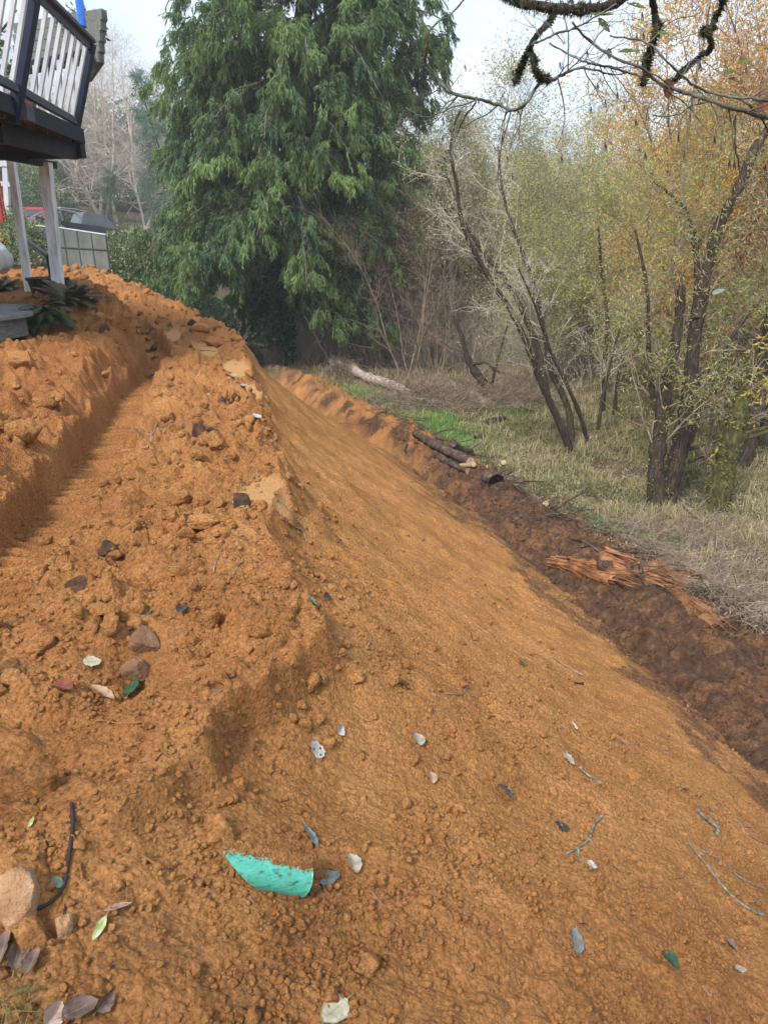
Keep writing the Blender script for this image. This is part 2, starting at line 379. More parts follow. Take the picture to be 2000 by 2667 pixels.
M['plate'] = surf('number_plate', (.6, .6, .6), (.7, .7, .7), 2, .5)
M['bark'] = surf('bark', (.018, .013, .010), (.055, .038, .027), 8, .95, 1, (4, 4, .6), cc=(.12, .09, .068), bscale=22)
M['barkpale'] = surf('pale_bark', (.11, .095, .075), (.22, .19, .155), 3, .9, .3, (2, 2, .5), cc=(.34, .31, .27))
M['barkmoss'] = surf('mossy_bark', (.04, .03, .02), (.075, .07, .025), 9, .95, .8, (2, 2, .7), cc=(.15, .15, .03), bscale=30)
M['bareTwig'] = surf('bare_twigs', (.34, .28, .22), (.50, .43, .37), 2, .9, 0, cc=(.62, .56, .49))
M['twigbrown'] = surf('brown_twigs', (.14, .10, .07), (.24, .175, .13), 3, .9, 0, cc=(.36, .29, .23))
M['twiglichen'] = surf('lichen_twig', (.09, .075, .06), (.22, .21, .17), 40, .9, .6, cc=(.40, .41, .34))
M['twigdark'] = surf('dark_twig', (.02, .013, .012), (.05, .033, .028), 20, .8, .4)
M['twiggreen'] = surf('grey_green_twig', (.045, .045, .035), (.11, .11, .085), 12, .85, .2, cc=(.20, .20, .16))
M['moss'] = leafmat('moss', [(0, (.018, .020, .012)), (.5, (.045, .055, .020)), (1, (.12, .13, .07))], .1)
M['splitwood'] = surf('split_orange_wood', (.16, .065, .028), (.32, .14, .06), 5, .9, 1, (1, 1, 1), cc=(.46, .25, .13), bscale=40)
M['logpale'] = surf('pale_dead_log', (.22, .17, .14), (.36, .30, .26), 5, .9, .4, cc=(.50, .45, .40))
M['logdark'] = surf('dark_wet_log', (.03, .02, .015), (.085, .057, .042), 8, .95, 1, cc=(.16, .12, .09))
M['hollow_shade'] = surf('hollow_black', (.006, .005, .005), (.012, .01, .009), 8, .9)  # near-black colour standing in for the shade inside hollow log ends
M['cutwood'] = surf('cut_wood_face', (.30, .20, .11), (.45, .33, .2), 12, .8)
M['mossgreen'] = leafmat('green_moss', [(0, (.05, .06, .015)), (.5, (.12, .14, .03)), (1, (.24, .25, .06))], .1)
M['cedar'] = leafmat('cedar_foliage', [(0, (.034, .070, .042)), (.4, (.060, .118, .062)), (.75, (.105, .185, .085)), (.985, (.20, .30, .12)), (1, (.30, .15, .07))], .35, .7, big=(.6, (.30, .44, .14), .6))  # noise patches paint brighter yellow-green highlights into the foliage colour
M['cedarbr'] = surf('cedar_branch', (.10, .09, .08), (.19, .18, .16), 6, .9, .3)
M['ivy'] = leafmat('ivy_leaves', [(0, (.008, .022, .010)), (.6, (.018, .048, .018)), (1, (.05, .10, .04))], .1, .4)
M['rhodo'] = leafmat('shrub_leaves', [(0, (.07, .12, .055)), (.5, (.16, .22, .10)), (.85, (.33, .37, .19)), (1, (.48, .46, .22))], .25, .4)
M['evergreen'] = leafmat('evergreen_leaves', [(0, (.05, .085, .05)), (.5, (.10, .15, .085)), (1, (.19, .25, .14))], .2, .5)
M['bluegreen'] = leafmat('blue_green_leaves', [(0, (.06, .12, .085)), (.5, (.11, .20, .14)), (1, (.19, .29, .20))], .2, .5)
M['khaki'] = leafmat('khaki_leaves', [(0, (.36, .35, .15)), (.5, (.54, .51, .25)), (.8, (.68, .63, .36)), (1, (.72, .60, .24))], .5, .6)
M['olive'] = leafmat('olive_leaves', [(0, (.24, .27, .09)), (.5, (.40, .42, .15)), (.85, (.56, .54, .24)), (1, (.68, .56, .20))], .5, .6)
M['orange'] = leafmat('orange_leaves', [(0, (.50, .28, .07)), (.45, (.70, .44, .11)), (.8, (.78, .56, .18)), (1, (.78, .64, .28))], .5, .6)
M['pink'] = leafmat('salmon_leaves', [(0, (.48, .22, .11)), (.5, (.68, .36, .20)), (1, (.75, .50, .26))], .5, .6)
M['tanseed'] = leafmat('tan_seeds', [(0, (.32, .25, .19)), (.5, (.48, .39, .31)), (1, (.60, .52, .43))], .4, .8)
M['yellowleaf'] = leafmat('yellow_leaves', [(0, (.42, .36, .05)), (.5, (.58, .46, .07)), (1, (.42, .46, .12))], .4, .5)
M['fern'] = leafmat('fern_green', [(0, (.018, .05, .018)), (.6, (.035, .085, .03)), (1, (.09, .13, .045))], .25, .5)
M['fernbrown'] = leafmat('fern_browned', [(0, (.06, .06, .025)), (.6, (.11, .10, .04)), (1, (.18, .15, .06))], .25, .5)
M['drygrass'] = leafmat('dry_grass', [(0, (.26, .20, .10)), (.5, (.46, .39, .21)), (.85, (.62, .54, .32)), (1, (.22, .27, .09))], .4, .7)
M['greengrass'] = leafmat('green_grass', [(0, (.10, .19, .05)), (.5, (.19, .35, .09)), (1, (.36, .50, .17))], .4, .5)
M['olivegrass'] = leafmat('olive_grass', [(0, (.07, .10, .035)), (.5, (.14, .17, .06)), (1, (.28, .26, .12))], .3, .6)
M['deadleaf'] = leafmat('dead_leaves', [(0, (.14, .09, .06)), (.5, (.30, .23, .17)), (1, (.52, .47, .40))], .1, .7)

# ================================================================== GROUND
def build_ground():
    ang = np.linspace(60, 2.6, 1250)
    r = 1.75/np.tan(np.radians(ang)); r = np.concatenate([np.linspace(.05, r[0], 24, endpoint=False), r])
    r = np.concatenate([r, np.geomspace(r[-1]*1.03, 155, 40)])
    az = np.concatenate([np.linspace(-180, -62, 50, endpoint=False), np.linspace(-62, -33, 90, endpoint=False), np.linspace(-33, 33, 860, endpoint=False),
                         np.linspace(33, 62, 90, endpoint=False), np.linspace(62, 180, 50, endpoint=False)])
    a = np.radians(az); X = r[:, None]*np.sin(a)[None]; Y = r[:, None]*np.cos(a)[None]
    Z, m = ground(X, Y)
    V = np.stack([X, Y, Z], -1).reshape(-1, 3)
    n, k = X.shape; idx = np.arange(n*k).reshape(n, k)
    nx = np.roll(idx, -1, 1)
    Q = np.stack([idx[:-1], idx[1:], nx[1:], nx[:-1]], -1).reshape(-1, 4)
    me = rawmesh('ground', V, Q, None, True)
    for key, arr in m.items():
        at = me.attributes.new(key, 'FLOAT', 'POINT'); at.data.foreach_set('value', np.ascontiguousarray(arr.reshape(-1), dtype=np.float32))
    me.materials.append(M['soil']); o = bpy.data.objects.new('ground', me); C.objects.link(o); tag(o, kind='structure')
build_ground()

# ================================================================== CLODS AND ROCKS
def ico(sub):
    import bmesh
    bm = bmesh.new(); bmesh.ops.create_icosphere(bm, subdivisions=sub, radius=1)
    V = np.array([v.co[:] for v in bm.verts]); T = np.array([[v.index for v in f.verts] for f in bm.faces]); bm.free(); return V, T
ICO = {k: ico(k) for k in (1, 2, 3, 4)}
def lumpy(rng, sub, rough=.25, flat=.8, facets=9):
    V, T = ICO[sub]; V = V.copy(); o = rng.uniform(-50, 50, 3)
    def n3(V, f, sd): return (gn(V[:, 0]*f+o[0], V[:, 1]*f+o[1], sd)+gn(V[:, 1]*f+o[1], V[:, 2]*f+o[2], sd+1)+gn(V[:, 2]*f+o[2], V[:, 0]*f+o[0], sd+2))/1.7
    r = 1+rough*n3(V, 1.1, 1)+rough*.5*n3(V, 2.6, 5)+(rough*.28*n3(V, 6, 9) if sub > 2 else 0)
    V = V*r[:, None]
    for i in range(facets):        # broken faces
        d = rng.normal(size=3); d /= np.linalg.norm(d); h = rng.uniform(.55, .88); p = V@d
        V = V-np.outer(np.clip(p-h, 0, None)*.93, d)
    V[:, 2] *= flat
    return V, T
def rotmats(rng, n):
    q = rng.normal(size=(n, 4)); q /= np.linalg.norm(q, axis=1, keepdims=True); a, b, c, d = q.T
    return np.stack([np.stack([1-2*(c*c+d*d), 2*(b*c-a*d), 2*(b*d+a*c)], -1), np.stack([2*(b*c+a*d), 1-2*(b*b+d*d), 2*(c*d-a*b)], -1), np.stack([2*(b*d-a*c), 2*(c*d+a*b), 1-2*(b*b+c*c)], -1)], 1)
def scatter(mb, rng, protos, pos, size):
    pick = rng.integers(0, len(protos), len(pos)); Rm = rotmats(rng, len(pos))
    for i, (V, T) in enumerate(protos):
        k = np.nonzero(pick == i)[0]
        if not len(k): continue
        VV = np.einsum('nij,vj->nvi', Rm[k], V)*size[k][:, None, None]+pos[k][:, None, :]
        TT = T[None]+(np.arange(len(k))*len(V))[:, None, None]
        mb.add(VV.reshape(-1, 3), None, TT.reshape(-1, 3))
def clods():
    rng = np.random.default_rng(7); mb = MB(); md = MB()
    pr2 = [lumpy(rng, 2, .28, .85) for _ in range(10)]; pr3 = [lumpy(rng, 3, .30, .8) for _ in range(8)]; pr1 = [lumpy(rng, 1, .2, .9, 2) for _ in range(6)]
    def cand(n, smin, smax, t0, t1):
        s = smin*(smax/smin)**rng.random(n); t = rng.uniform(t0, t1, n); x, y = xy(s, t); return s, t, x, y
    # crest, bank and windrow lumps of soil
    for n, smin, smax, t0, t1, a, b, thr in ((5200, 2.4, 26, -3.6, 1.1, .012, .065, .28), (5200, 2.6, 24, 0, 0, .010, .032, .1)):
        s, t, x, y = cand(n, smin, smax, t0, t1)
        tc, zc, tt, zb, tk = prof(s)
        if t0 == t1: t = tt+rng.uniform(-.5, 1.7, n); x, y = xy(s, t)
        dens = fbm(x*1.4, y*1.4, 3, 201)
        ok = (dens > thr-.45) & ~((np.abs(t-tk) < .27) & (rng.random(n) < .93) & (s < 12))
        if t0 != t1: ok &= (t-tc < rng.random(n)**3*.7-.02)
        size = a*(b/a)**(rng.random(n)**(1.9 if t0 != t1 else 2.4))*(.7+(.06 if t0 != t1 else .03)*s); ok &= size > s*.0022
        x, y, size = x[ok], y[ok], size[ok]; z, m = ground(x, y); ok2 = m['pale'] < .3
        x, y, z, size, hu = x[ok2], y[ok2], z[ok2], size[ok2], m['humus'][ok2]
        pos = np.stack([x, y, z+size*.25], -1); dk = hu > .55
        scatter(mb, rng, pr3, pos[~dk], size[~dk]); scatter(md, rng, pr3 if t0 != t1 else pr2, pos[dk], size[dk])
    # gravelly crumbs on the near face
    n = 26000; ph = np.radians(rng.uniform(-36, 36, n)); rr = 1.0*(5.2/1.0)**rng.random(n); x = rr*np.sin(ph); y = rr*np.cos(ph)
    s, t = st(x, y); de = fbm(x*2.1+.0, y*2.1, 3, 211)+.5*fbm(x*6, y*6, 2, 213)
    ok = (de > -.05+.5*rng.random(n)) | (rng.random(n) < .12)
    size = .0030*(5.2)**(rng.random(n)**2.2); size *= (.8+.1*rr); tc = prof(s)[0]
    face = ss(t-tc, .15, .8)*ss(s, 2.7, 4); ok &= rng.random(n) > face*.85
    ok &= ~((s > 2.0) & (s < 2.9) & (t-tc > .05) & (t-tc < .75) & (rng.random(n) < .8))
    x, y, size = x[ok], y[ok], size[ok]; z = gz(x, y); scatter(mb, rng, pr2, np.stack([x, y, z+size*.35], -1), size)
    # lumps that rolled down
    n = 420; s = 1.2*(7/1.2)**rng.random(n); tc, zc, tt, _, _ = prof(s); t = tc+rng.random(n)**1.6*(tt-tc)*.6; x, y = xy(s, t)
    size = .012*(2.6)**(rng.random(n)**1.5)*(.8+.08*s); z = gz(x, y); scatter(mb, rng, pr3, np.stack([x, y, z+size*.3], -1), size)
    o = mb.obj('soil_clods', M['clod'], smooth=True); tag(o, 'loose orange soil clods and crumbs strewn over the earth bank', 'soil clods', kind='stuff')
    o = md.obj('dark_soil_clods', M['darkclod'], smooth=True); tag(o, 'dark brown humus lumps along the foot of the bank', 'soil clods', kind='stuff')
clods()
rngR = np.random.default_rng(99)
def rock(px, py, wpx, hpx, mat, label, sink=.25, rough=.25, name='rock', cat='rock', group=None, flat=.8):
    g = G(px, py+hpx*.35); dist = np.linalg.norm(g); sx = wpx/2/1850*dist; sz = hpx/2/1850*dist
    V, T = lumpy(rngR, 4, rough, 1.0, 7); V = V/np.abs(V).max(0); V = V*np.array([sx, (sx+sz)/2, sz*1.05])
    V = V+g+np.array([0, sx*.3, sz*(1-sink*2)*.6]); mb = MB(); mb.add(V, None, T)
    return tag(mb.obj(name, mat, smooth=True), label, cat, group)
rock(52, 2345, 118, 130, M['rockpale'], 'large pale angular rock at the left edge beside the black bent twig', .2)
rock(168, 2412, 42, 60, M['rockpale'], 'small whitish upright stone just right of the large pale rock')
rock(60, 2440, 95, 70, M['clod'], 'rounded ochre clod directly below the large pale rock', name='dirt_clod', cat='dirt clod')
rock(110, 2030, 66, 90, M['clod'], 'upright brown clod on the left edge above the black twig', name='dirt_clod', cat='dirt clod')
rock(372, 1672, 88, 80, M['rockgrey'], 'upper of the two big brown rocks lying in the hollow', .2)
rock(350, 1740, 78, 70, M['rockgrey'], 'lower greyish rock in the hollow with white scuffed face', .2)
rock(265, 1588, 90, 42, M['clod'], 'flat topped orange clod above the hollow on the crest', name='dirt_clod', cat='dirt clod')
rock(565, 2152, 84, 74, M['clod'], 'smooth embedded clod above left of the turquoise pipe', .42, .28, name='dirt_clod', cat='dirt clod')
rock(955, 2510, 56, 48, M['clod'], 'lone rounded ochre clod right of centre near the bottom', .15, .12, name='dirt_clod', cat='dirt clod')
rock(860, 2592, 40, 40, M['clod'], 'round clod just above the cream leaf at the bottom', .2, .28, name='dirt_clod', cat='dirt clod')
rock(655, 2648, 42, 40, M['clod'], 'ochre clod at the bottom edge left of the cream leaf', .2, .34, name='dirt_clod', cat='dirt clod')
rock(300, 2310, 36, 30, M['clod'], 'small bright clod right of the black bent twig', .2, .34, name='dirt_clod', cat='dirt clod')
rock(548, 1602, 34, 26, M['darkclod'], 'dark humus lump beside the small black leaf', .2, .34, name='dirt_clod', cat='dirt clod')
rock(278, 1428, 54, 44, M['darkclod'], 'dark fibrous soil lump at the edge of the track', .2, .35, name='dirt_clod', cat='dirt clod')
rock(626, 1300, 56, 62, M['darkclod'], 'dark lump stacked beside the pale sand shelf', .2, .3, name='dirt_clod', cat='dirt clod')
rock(530, 1300, 62, 44, M['clod'], 'middle brown clod in the row left of the sand shelf', .2, .30, name='dirt_clod', cat='dirt clod')
rock(470, 1296, 60, 44, M['clod'], 'left brown clod in the row by the sand shelf', .2, .30, name='dirt_clod', cat='dirt clod')
rock(572, 1308, 40, 34, M['clod'], 'small brown clod wedged in the row beside the sand shelf', .2, .30, name='dirt_clod', cat='dirt clod')
rock(528, 1352, 88, 40, M['clod'], 'broad flat clod below the row of clods by the sand shelf', .3, .34, name='dirt_clod', cat='dirt clod')
rock(58, 1120, 80, 70, M['clod'], 'big rounded clod on the left bank above the track', .3, .34, name='dirt_clod', cat='dirt clod')
rock(118, 1045, 60, 36, M['clod'], 'flat clod on the left bank above the track', .3, .34, name='dirt_clod', cat='dirt clod')
rock(52, 930, 70, 46, M['clod'], 'domed clod on the left bank below the landing', .3, .34, name='dirt_clod', cat='dirt clod')
rock(560, 892, 54, 30, M['clod'], 'slab clod on the crest above the pale shelf', .3, .3, name='dirt_clod', cat='dirt clod')
rock(520, 855, 50, 28, M['clod'], 'uppermost slab clod where the crest turns away', .3, .3, name='dirt_clod', cat='dirt clod')
rock(1853, 1612, 56, 34, M['rock'], 'flat orange stone at the edge of the brush heap', .3, .15)
rock(926, 1756, 52, 40, M['clod'], 'clod stuck on the slope right of the cut ledge', .3, .30, name='dirt_clod', cat='dirt clod')
rock(1572, 1480, 46, 46, M['darkclod'], 'black root ball lying on the dark soil by the split logs', .1, .45, name='root_ball', cat='root ball')

# ================================================================== PIPE SCRAP
def pipe():
    A = G(578, 2225)*.955; B = G(812, 2270)*.95;  ctr = (G(700, 2300)+G(690, 2255))/2
    ax = B-A; Ln = np.linalg.norm(ax); ax /= Ln
    up = np.array([-.05, -.42, .90]); up -= ax*(up@ax); up /= np.linalg.norm(up); sd_ = np.cross(ax, up)
    if sd_[1] > 0: sd_ = -sd_                   # towards the camera
    r = .062; th = .0045; nL = 46; nA = 26; rng = np.random.default_rng(3)
    V = []
    c0 = A-up*.052
    for lay, rr in ((0, r), (1, r-th)):
        for i in range(nL+1):
            u = i/nL
            # the left end is sheared to a point, the upper edge torn
            lo = -2-8*math.sin(u*3.1); tear = 3.5*float(gn(u*14, 1, 5))+2.5*float(gn(u*37, 4, 6))
            hi_full = 104+tear; w_ = min(1, (u/.55))**.8
            mid = 92; a0 = mid+(lo-mid)*w_; a1 = mid+(hi_full-mid)*min(1, (u/.12))**.8
            for j in range(nA+1):
                a = R_(a0+(a1-a0)*j/nA)
                V.append(c0+ax*(Ln*u+.006*math.sin(a*2)*u)+sd_*rr*math.cos(a)+up*rr*math.sin(a))
    V = np.array(V); n = (nL+1)*(nA+1); idx = np.arange(n).reshape(nL+1, nA+1)
    q = np.stack([idx[:-1, :-1], idx[1:, :-1], idx[1:, 1:], idx[:-1, 1:]], -1).reshape(-1, 4)
    Q = [q, q[:, ::-1]+n]
    for line in (idx[0], idx[-1], idx[:, 0], idx[:, -1]):
        Q.append(np.stack([line[:-1], line[1:], line[1:]+n, line[:-1]+n], -1))
    m, t, b = newmat('turquoise_pvc'); tc = nd(t, 'ShaderNodeTexCoord'); mp = nd(t, 'ShaderNodeMapping'); mp.inputs['Scale'].default_value = (4, 30, 30)
    mp.inputs['Rotation'].default_value = (0, 0, -math.atan2(ax[1], ax[0])); t.links.new(tc.outputs['Object'], mp.inputs[0])
    n1 = nd(t, 'ShaderNodeTexNoise', i_Scale=2.2, i_Detail=6, i_Roughness=.7); t.links.new(mp.outputs[0], n1.inputs['Vector'])
    n2 = nd(t, 'ShaderNodeTexNoise', i_Scale=75, i_Detail=5, i_Roughness=.7); t.links.new(tc.outputs['Object'], n2.inputs['Vector'])
    base = ramp(t, n1.outputs[0], [(.40, (.045, .30, .235)), (.55, (.075, .39, .31)), (.7, (.11, .44, .36))])
    scr = ramp(t, n1.outputs[0], [(.36, (1, 1, 1)), (.42, (0, 0, 0))])
    c = mixc(t, scr, base, (.03, .09, .07)); dirt = ramp(t, n2.outputs[0], [(.54, (0, 0, 0)), (.64, (1, 1, 1))])
    c = mixc(t, dirt, c, (.13, .17, .10)); t.links.new(c, b.inputs['Base Color']); b.inputs['Roughness'].default_value = .42
    mb = MB(); mb.add(V, np.concatenate(Q)); o = mb.obj('pipe_fragment', m, smooth=False)
    for p in o.data.polygons: p.use_smooth = True
    tag(o, 'broken turquoise plastic pipe fragment with a torn edge half buried in the orange soil', 'pipe')
    # soil lying in and on the upper edge
    d = MB(); k = 700; u = rng.random(k)*.98+.02; a = np.radians(rng.normal(99, 7, k)); a = np.clip(a, R_(80), R_(140)); sz = rng.uniform(.0012, .0042, k)
    u = np.where(rng.random(k) < .5, .55+.42*rng.random(k), u)
    pos = c0+ax*(Ln*u)[:, None]+sd_*(np.cos(a)*(r))[:, None]+up*(np.sin(a)*r)[:, None]
    scatter(d, rng, [lumpy(rng, 1, .2, .9, 1) for _ in range(4)], pos, sz)
    back = 900; u = rng.random(back); off = rng.random(back)*.035; pos = c0+ax*(Ln*u)[:, None]-sd_*(.012+off)[:, None]+up*(r*.98-off*.45)[:, None]
    scatter(d, rng, [lumpy(rng, 1, .2, .9, 1) for _ in range(4)], pos, rng.uniform(.002, .007, back))
    tag(d.obj('soil_crumbs', M['clod'], smooth=True), 'orange soil crumbs heaped along the upper edge of the turquoise pipe', 'soil crumbs', kind='stuff')
pipe()

# ================================================================== LEAVES AND TWIGS ON THE SOIL
def flatmat(name, ca, cb, scale=30, veins=True):
    return surf(name, ca, cb, scale, .65, .3, spec=.2)
LM = {'cream': flatmat('cream_leaf', (.32, .28, .19), (.48, .44, .33)), 'white': flatmat('white_leaf', (.32, .31, .29), (.50, .49, .46)), 'pale': flatmat('pale_leaf', (.22, .19, .15), (.38, .34, .28)),
      'tan': flatmat('tan_leaf', (.26, .16, .10), (.40, .27, .18)), 'grey': flatmat('grey_leaf', (.11, .12, .115), (.20, .21, .20)), 'green': flatmat('green_leaf', (.02, .055, .03), (.045, .095, .05)),
      'greygreen': flatmat('grey_green_leaf', (.10, .14, .11), (.20, .24, .19)), 'red': flatmat('red_brown_leaf', (.13, .035, .022), (.22, .07, .04)), 'dark': flatmat('dark_leaf', (.025, .028, .03), (.06, .06, .06)),
      'yg': flatmat('yellow_green_leaf', (.30, .34, .10), (.50, .52, .30)), 'pinkish': flatmat('pinkish_leaf', (.34, .22, .17), (.50, .36, .29)), 'brown': flatmat('brown_leaf', (.09, .055, .045), (.20, .14, .115)),
      'spot': flatmat('spotted_leaf', (.04, .06, .015), (.12, .15, .03), 45)}
def leaf_geo(c, length, width, ang, tilt_dir, tilt, curl, rng, hole=False, nrm=None, ragged=.0, fold=.25, kind='oval'):
    """one leaf: a thin cupped blade with a fold along the midrib and its stalk"""
    n = 12; mcol = 6; V = []
    ca, sa = math.cos(ang), math.sin(ang)
    nrm = np.array([0, 0, 1.]) if nrm is None else nrm/np.linalg.norm(nrm)
    f = np.array([ca, sa, 0]); f = f-nrm*(f@nrm); f /= np.linalg.norm(f); g = np.cross(nrm, f)
    # tilt about its own long axis
    Rt = math.radians(tilt); g2 = g*math.cos(Rt)+nrm*math.sin(Rt); n2 = np.cross(f, g2)
    for lay in (0, 1):
        for i in range(n+1):
            u = i/n; w_ = math.sin(math.pi*min(1, u**.82))**.75 if kind == 'oval' else math.sin(math.pi*u**1.0)**.9*(1-.25*u)
            w_ = max(w_, .02)*width/2*(1+ragged*float(gn(u*9, 3.3, 7))+.04*math.sin(u*60))
            for j in range(-mcol//2, mcol//2+1):
                v = j/(mcol/2); hgt = abs(v)*w_*fold+curl*length*(1-math.cos((u-.5)*2.2))+.02*length*math.sin(u*9+v*3)+.10*w_*math.sin(u*28+abs(v)*2.5)*abs(v)
                V.append(c+f*(u-.5)*length+g2*v*w_+n2*(hgt-lay*.0009*max(1, length/.06)))
    V = np.array(V); k = mcol+1; N = (n+1)*k; idx = np.arange(N).reshape(n+1, k)
    q = np.stack([idx[:-1, :-1], idx[1:, :-1], idx[1:, 1:], idx[:-1, 1:]], -1).reshape(-1, 4)
    if hole: q = np.delete(q, [3*mcol+4, 6*mcol+1, 8*mcol+4], 0)
    mb = MB(); mb.add(V, np.concatenate([q[:, ::-1], q+N]))
    per = np.concatenate([idx[0], idx[1:, -1], idx[-1, ::-1][1:], idx[::-1, 0][1:]]); mb.add(np.zeros((0, 3)))
    mb.Q.append(np.stack([per[:-1], per[1:], per[1:]+N, per[:-1]+N], -1))
    stem = MB(); p0 = c-f*length*.5+n2*curl*length*.5; p1 = p0-f*length*.12+n2*.004; p2 = p0-f*length*.24+n2*.002
    stem.tubes([[p0+f*length*.9, (p0+c)/2+n2*.0015, p0, p1, p2]], [[.0003, .0006, .0008, .0009, .0011]], 5)
    return mb, stem
rngL = np.random.default_rng(17)
def gnormal(p, e=.08):
    a = ground(np.array([p[0]-e, p[0]+e, p[0], p[0]]), np.array([p[1], p[1], p[1]-e, p[1]+e]), False)[0]
    n = np.array([-(a[1]-a[0])/(2*e), -(a[3]-a[2])/(2*e), 1]); return n/np.linalg.norm(n)
def leaf(px, py, Lpx, Wpx, deg, key, label, curl=.05, tilt=0, hole=False, fold=.14, kind='oval', ragged=.14, name='fallen_leaf', cat='leaf', stemL=True, lift=.006):
    """deg: direction of the tip in the picture, 0 = right, 90 = up"""
    g = G(px, py); dist = np.linalg.norm(g); u = math.radians(deg)
    q = G(px+20*math.cos(u), py-20*math.sin(u)); n = gnormal(g)
    # direction on the local plane
    dx, dy, dz = ray(px+20*math.cos(u), py-20*math.sin(u)); d = np.array([dx, dy, dz]); k = (g@n)/(d@n); q = d*k; v = q-g; sc = np.linalg.norm(v)/20
    dx, dy, dz = ray(px-20*math.sin(u), py-20*math.cos(u)); d = np.array([dx, dy, dz]); k = (g@n)/(d@n); sw = np.linalg.norm(d*k-g)/20
    Lm = Lpx*min(sc, 1.6/1850*dist); Wm = Wpx*min(sw, 1.5/1850*dist)
    oo = np.random.default_rng(1).uniform(-.5, .5, (60, 2))*Lm*1.05; zz = gz(g[0]+oo[:, 0], g[1]+oo[:, 1]); pl = g[2]-(n[0]*oo[:, 0]+n[1]*oo[:, 1])/n[2]; hi = float(np.clip(np.percentile(zz-pl, 85), 0, .03))
    Lm *= 1.08; Wm *= 1.08
    mb, stm = leaf_geo(g+n*(lift*dist/2.2+hi), Lm, Wm, math.atan2(v[1], v[0]), 0, tilt, curl, rngL, hole, n, ragged, fold, kind)
    o = mb.obj(name, LM[key], smooth=True); tag(o, label, cat)
    if stemL: stm.obj('stalk', LM['pale' if key in ('cream', 'white', 'yg') else 'tan'], o)
    return o
leaf(240, 1730, 46, 28, 10, 'cream', 'cream leaf lying flat in the hollow left of the two big rocks')
leaf(346, 1806, 48, 30, 70, 'green', 'dark green leaf propped upright below the two big rocks', tilt=-25)
leaf(266, 1826, 60, 18, -25, 'tan', 'curled tan leaf under the cream leaf in the hollow', curl=.15, fold=.8)
leaf(163, 1802, 50, 32, -12, 'red', 'red brown leaf on the rim left of the hollow', fold=.4)
leaf(480, 1602, 26, 18, 40, 'dark', 'small black leaf on the crest above the cut ledge', fold=.5)
leaf(808, 1572, 34, 18, -35, 'greygreen', 'grey green leaf at the top right of the cut ledge')
leaf(848, 1562, 24, 16, -30, 'dark', 'dark wet leaf right of the grey green leaf above the ledge', fold=.5)
leaf(884, 1412, 26, 12, -20, 'pale', 'small pale leaf alone on the upper slope', curl=.2)
leaf(880, 1905, 24, 26, 60, 'white', 'crumpled white leaf scrap above the white heart shaped leaf', curl=.25, tilt=20, fold=.6)
leaf(822, 1960, 40, 36, -75, 'white', 'white heart shaped leaf with small holes on the slope', hole=True, tilt=-10, fold=.15)
leaf(1083, 1934, 32, 24, -60, 'pale', 'pale oval leaf right of the white heart shaped leaf', fold=.3)
leaf(1120, 2033, 28, 20, -70, 'tan', 'pinkish tan leaf above the big dark half buried leaf', fold=.5)
leaf(1310, 2072, 54, 30, -45, 'grey', 'dark grey green leaf half buried in clods', curl=-.15, tilt=-30, fold=.4)
leaf(1460, 2158, 26, 22, -60, 'dark', 'small dark diamond leaf beside the forked pale twig', kind='oval')
leaf(1537, 2260, 28, 16, -25, 'white', 'small whitish leaf at the foot of the forked pale twig', curl=.2)
leaf(1475, 1984, 40, 18, -40, 'pale', 'pale narrow leaf near the lichen covered twig piece')
leaf(1497, 2460, 52, 28, -85, 'grey', 'grey violet pointed leaf alone on the lower slope')
leaf(1740, 2507, 56, 26, -38, 'green', 'dark green leaf at the lower right of the slope', curl=-.1)
leaf(804, 2192, 58, 24, -48, 'grey', 'grey leaf standing behind the right end of the pipe', tilt=-20, fold=.5, curl=.15)
leaf(858, 2284, 58, 40, 30, 'grey', 'ribbed slate grey leaf right of the pipe', curl=-.18, tilt=-15, fold=-.3)
leaf(917, 2260, 44, 32, -60, 'pale', 'pointed pale pink leaf right of the slate grey leaf', fold=.4)
leaf(866, 2642, 74, 52, 195, 'cream', 'big cream leaf with long stalk at the bottom edge', fold=.15)
leaf(256, 2428, 66, 22, 235, 'yg', 'yellow and green mottled leaf at the lower left', fold=.4, kind='long')
leaf(306, 2376, 80, 24, 35, 'pinkish', 'rolled pinkish leaf with a curved stalk beside the mottled leaf', curl=.16, fold=1.1, kind='long')
leaf(150, 2304, 30, 38, 60, 'greygreen', 'grey green leaf beside the black bent twig', tilt=15)
leaf(84, 2148, 34, 10, 70, 'yg', 'thin yellow green leaf standing in the dark soil', curl=.1, kind='long')
leaf(1372, 1724, 22, 10, -35, 'white', 'small white leaf in mid slope beside a dark green one', curl=.2)
leaf(1356, 1732, 18, 12, -30, 'green', 'small dark green leaf in mid slope touching a white one')
leaf(1490, 1898, 26, 8, -55, 'cream', 'thin curved cream leaf above the lichen twig', curl=.25, fold=.7, kind='long')
leaf(628, 1316, 40, 24, -55, 'white', 'white leaf leaning on the dark clod by the sand shelf', tilt=20, fold=.4)
leaf(668, 1092, 22, 14, -35, 'white', 'small white leaf at the top of the slope')
leaf(608, 986, 24, 12, -30, 'pale', 'lilac white leaf on the sandy shelf of the crest')
leaf(635, 1012, 18, 12, -20, 'pale', 'small grey leaf right of the sandy shelf on the crest')
leaf(1780, 2062, 20, 14, -20, 'greygreen', 'small green leaf near the right edge of the slope')
leaf(1845, 2112, 16, 10, -50, 'greygreen', 'tiny grey green leaf above the lichen coated twig')
leaf(1920, 2530, 26, 20, 120, 'pale', 'pale broken leaf at the lower right corner')
leaf(1895, 2470, 40, 12, -40, 'brown', 'dark curled leaf near the right edge low on the slope', curl=.2, fold=.9)
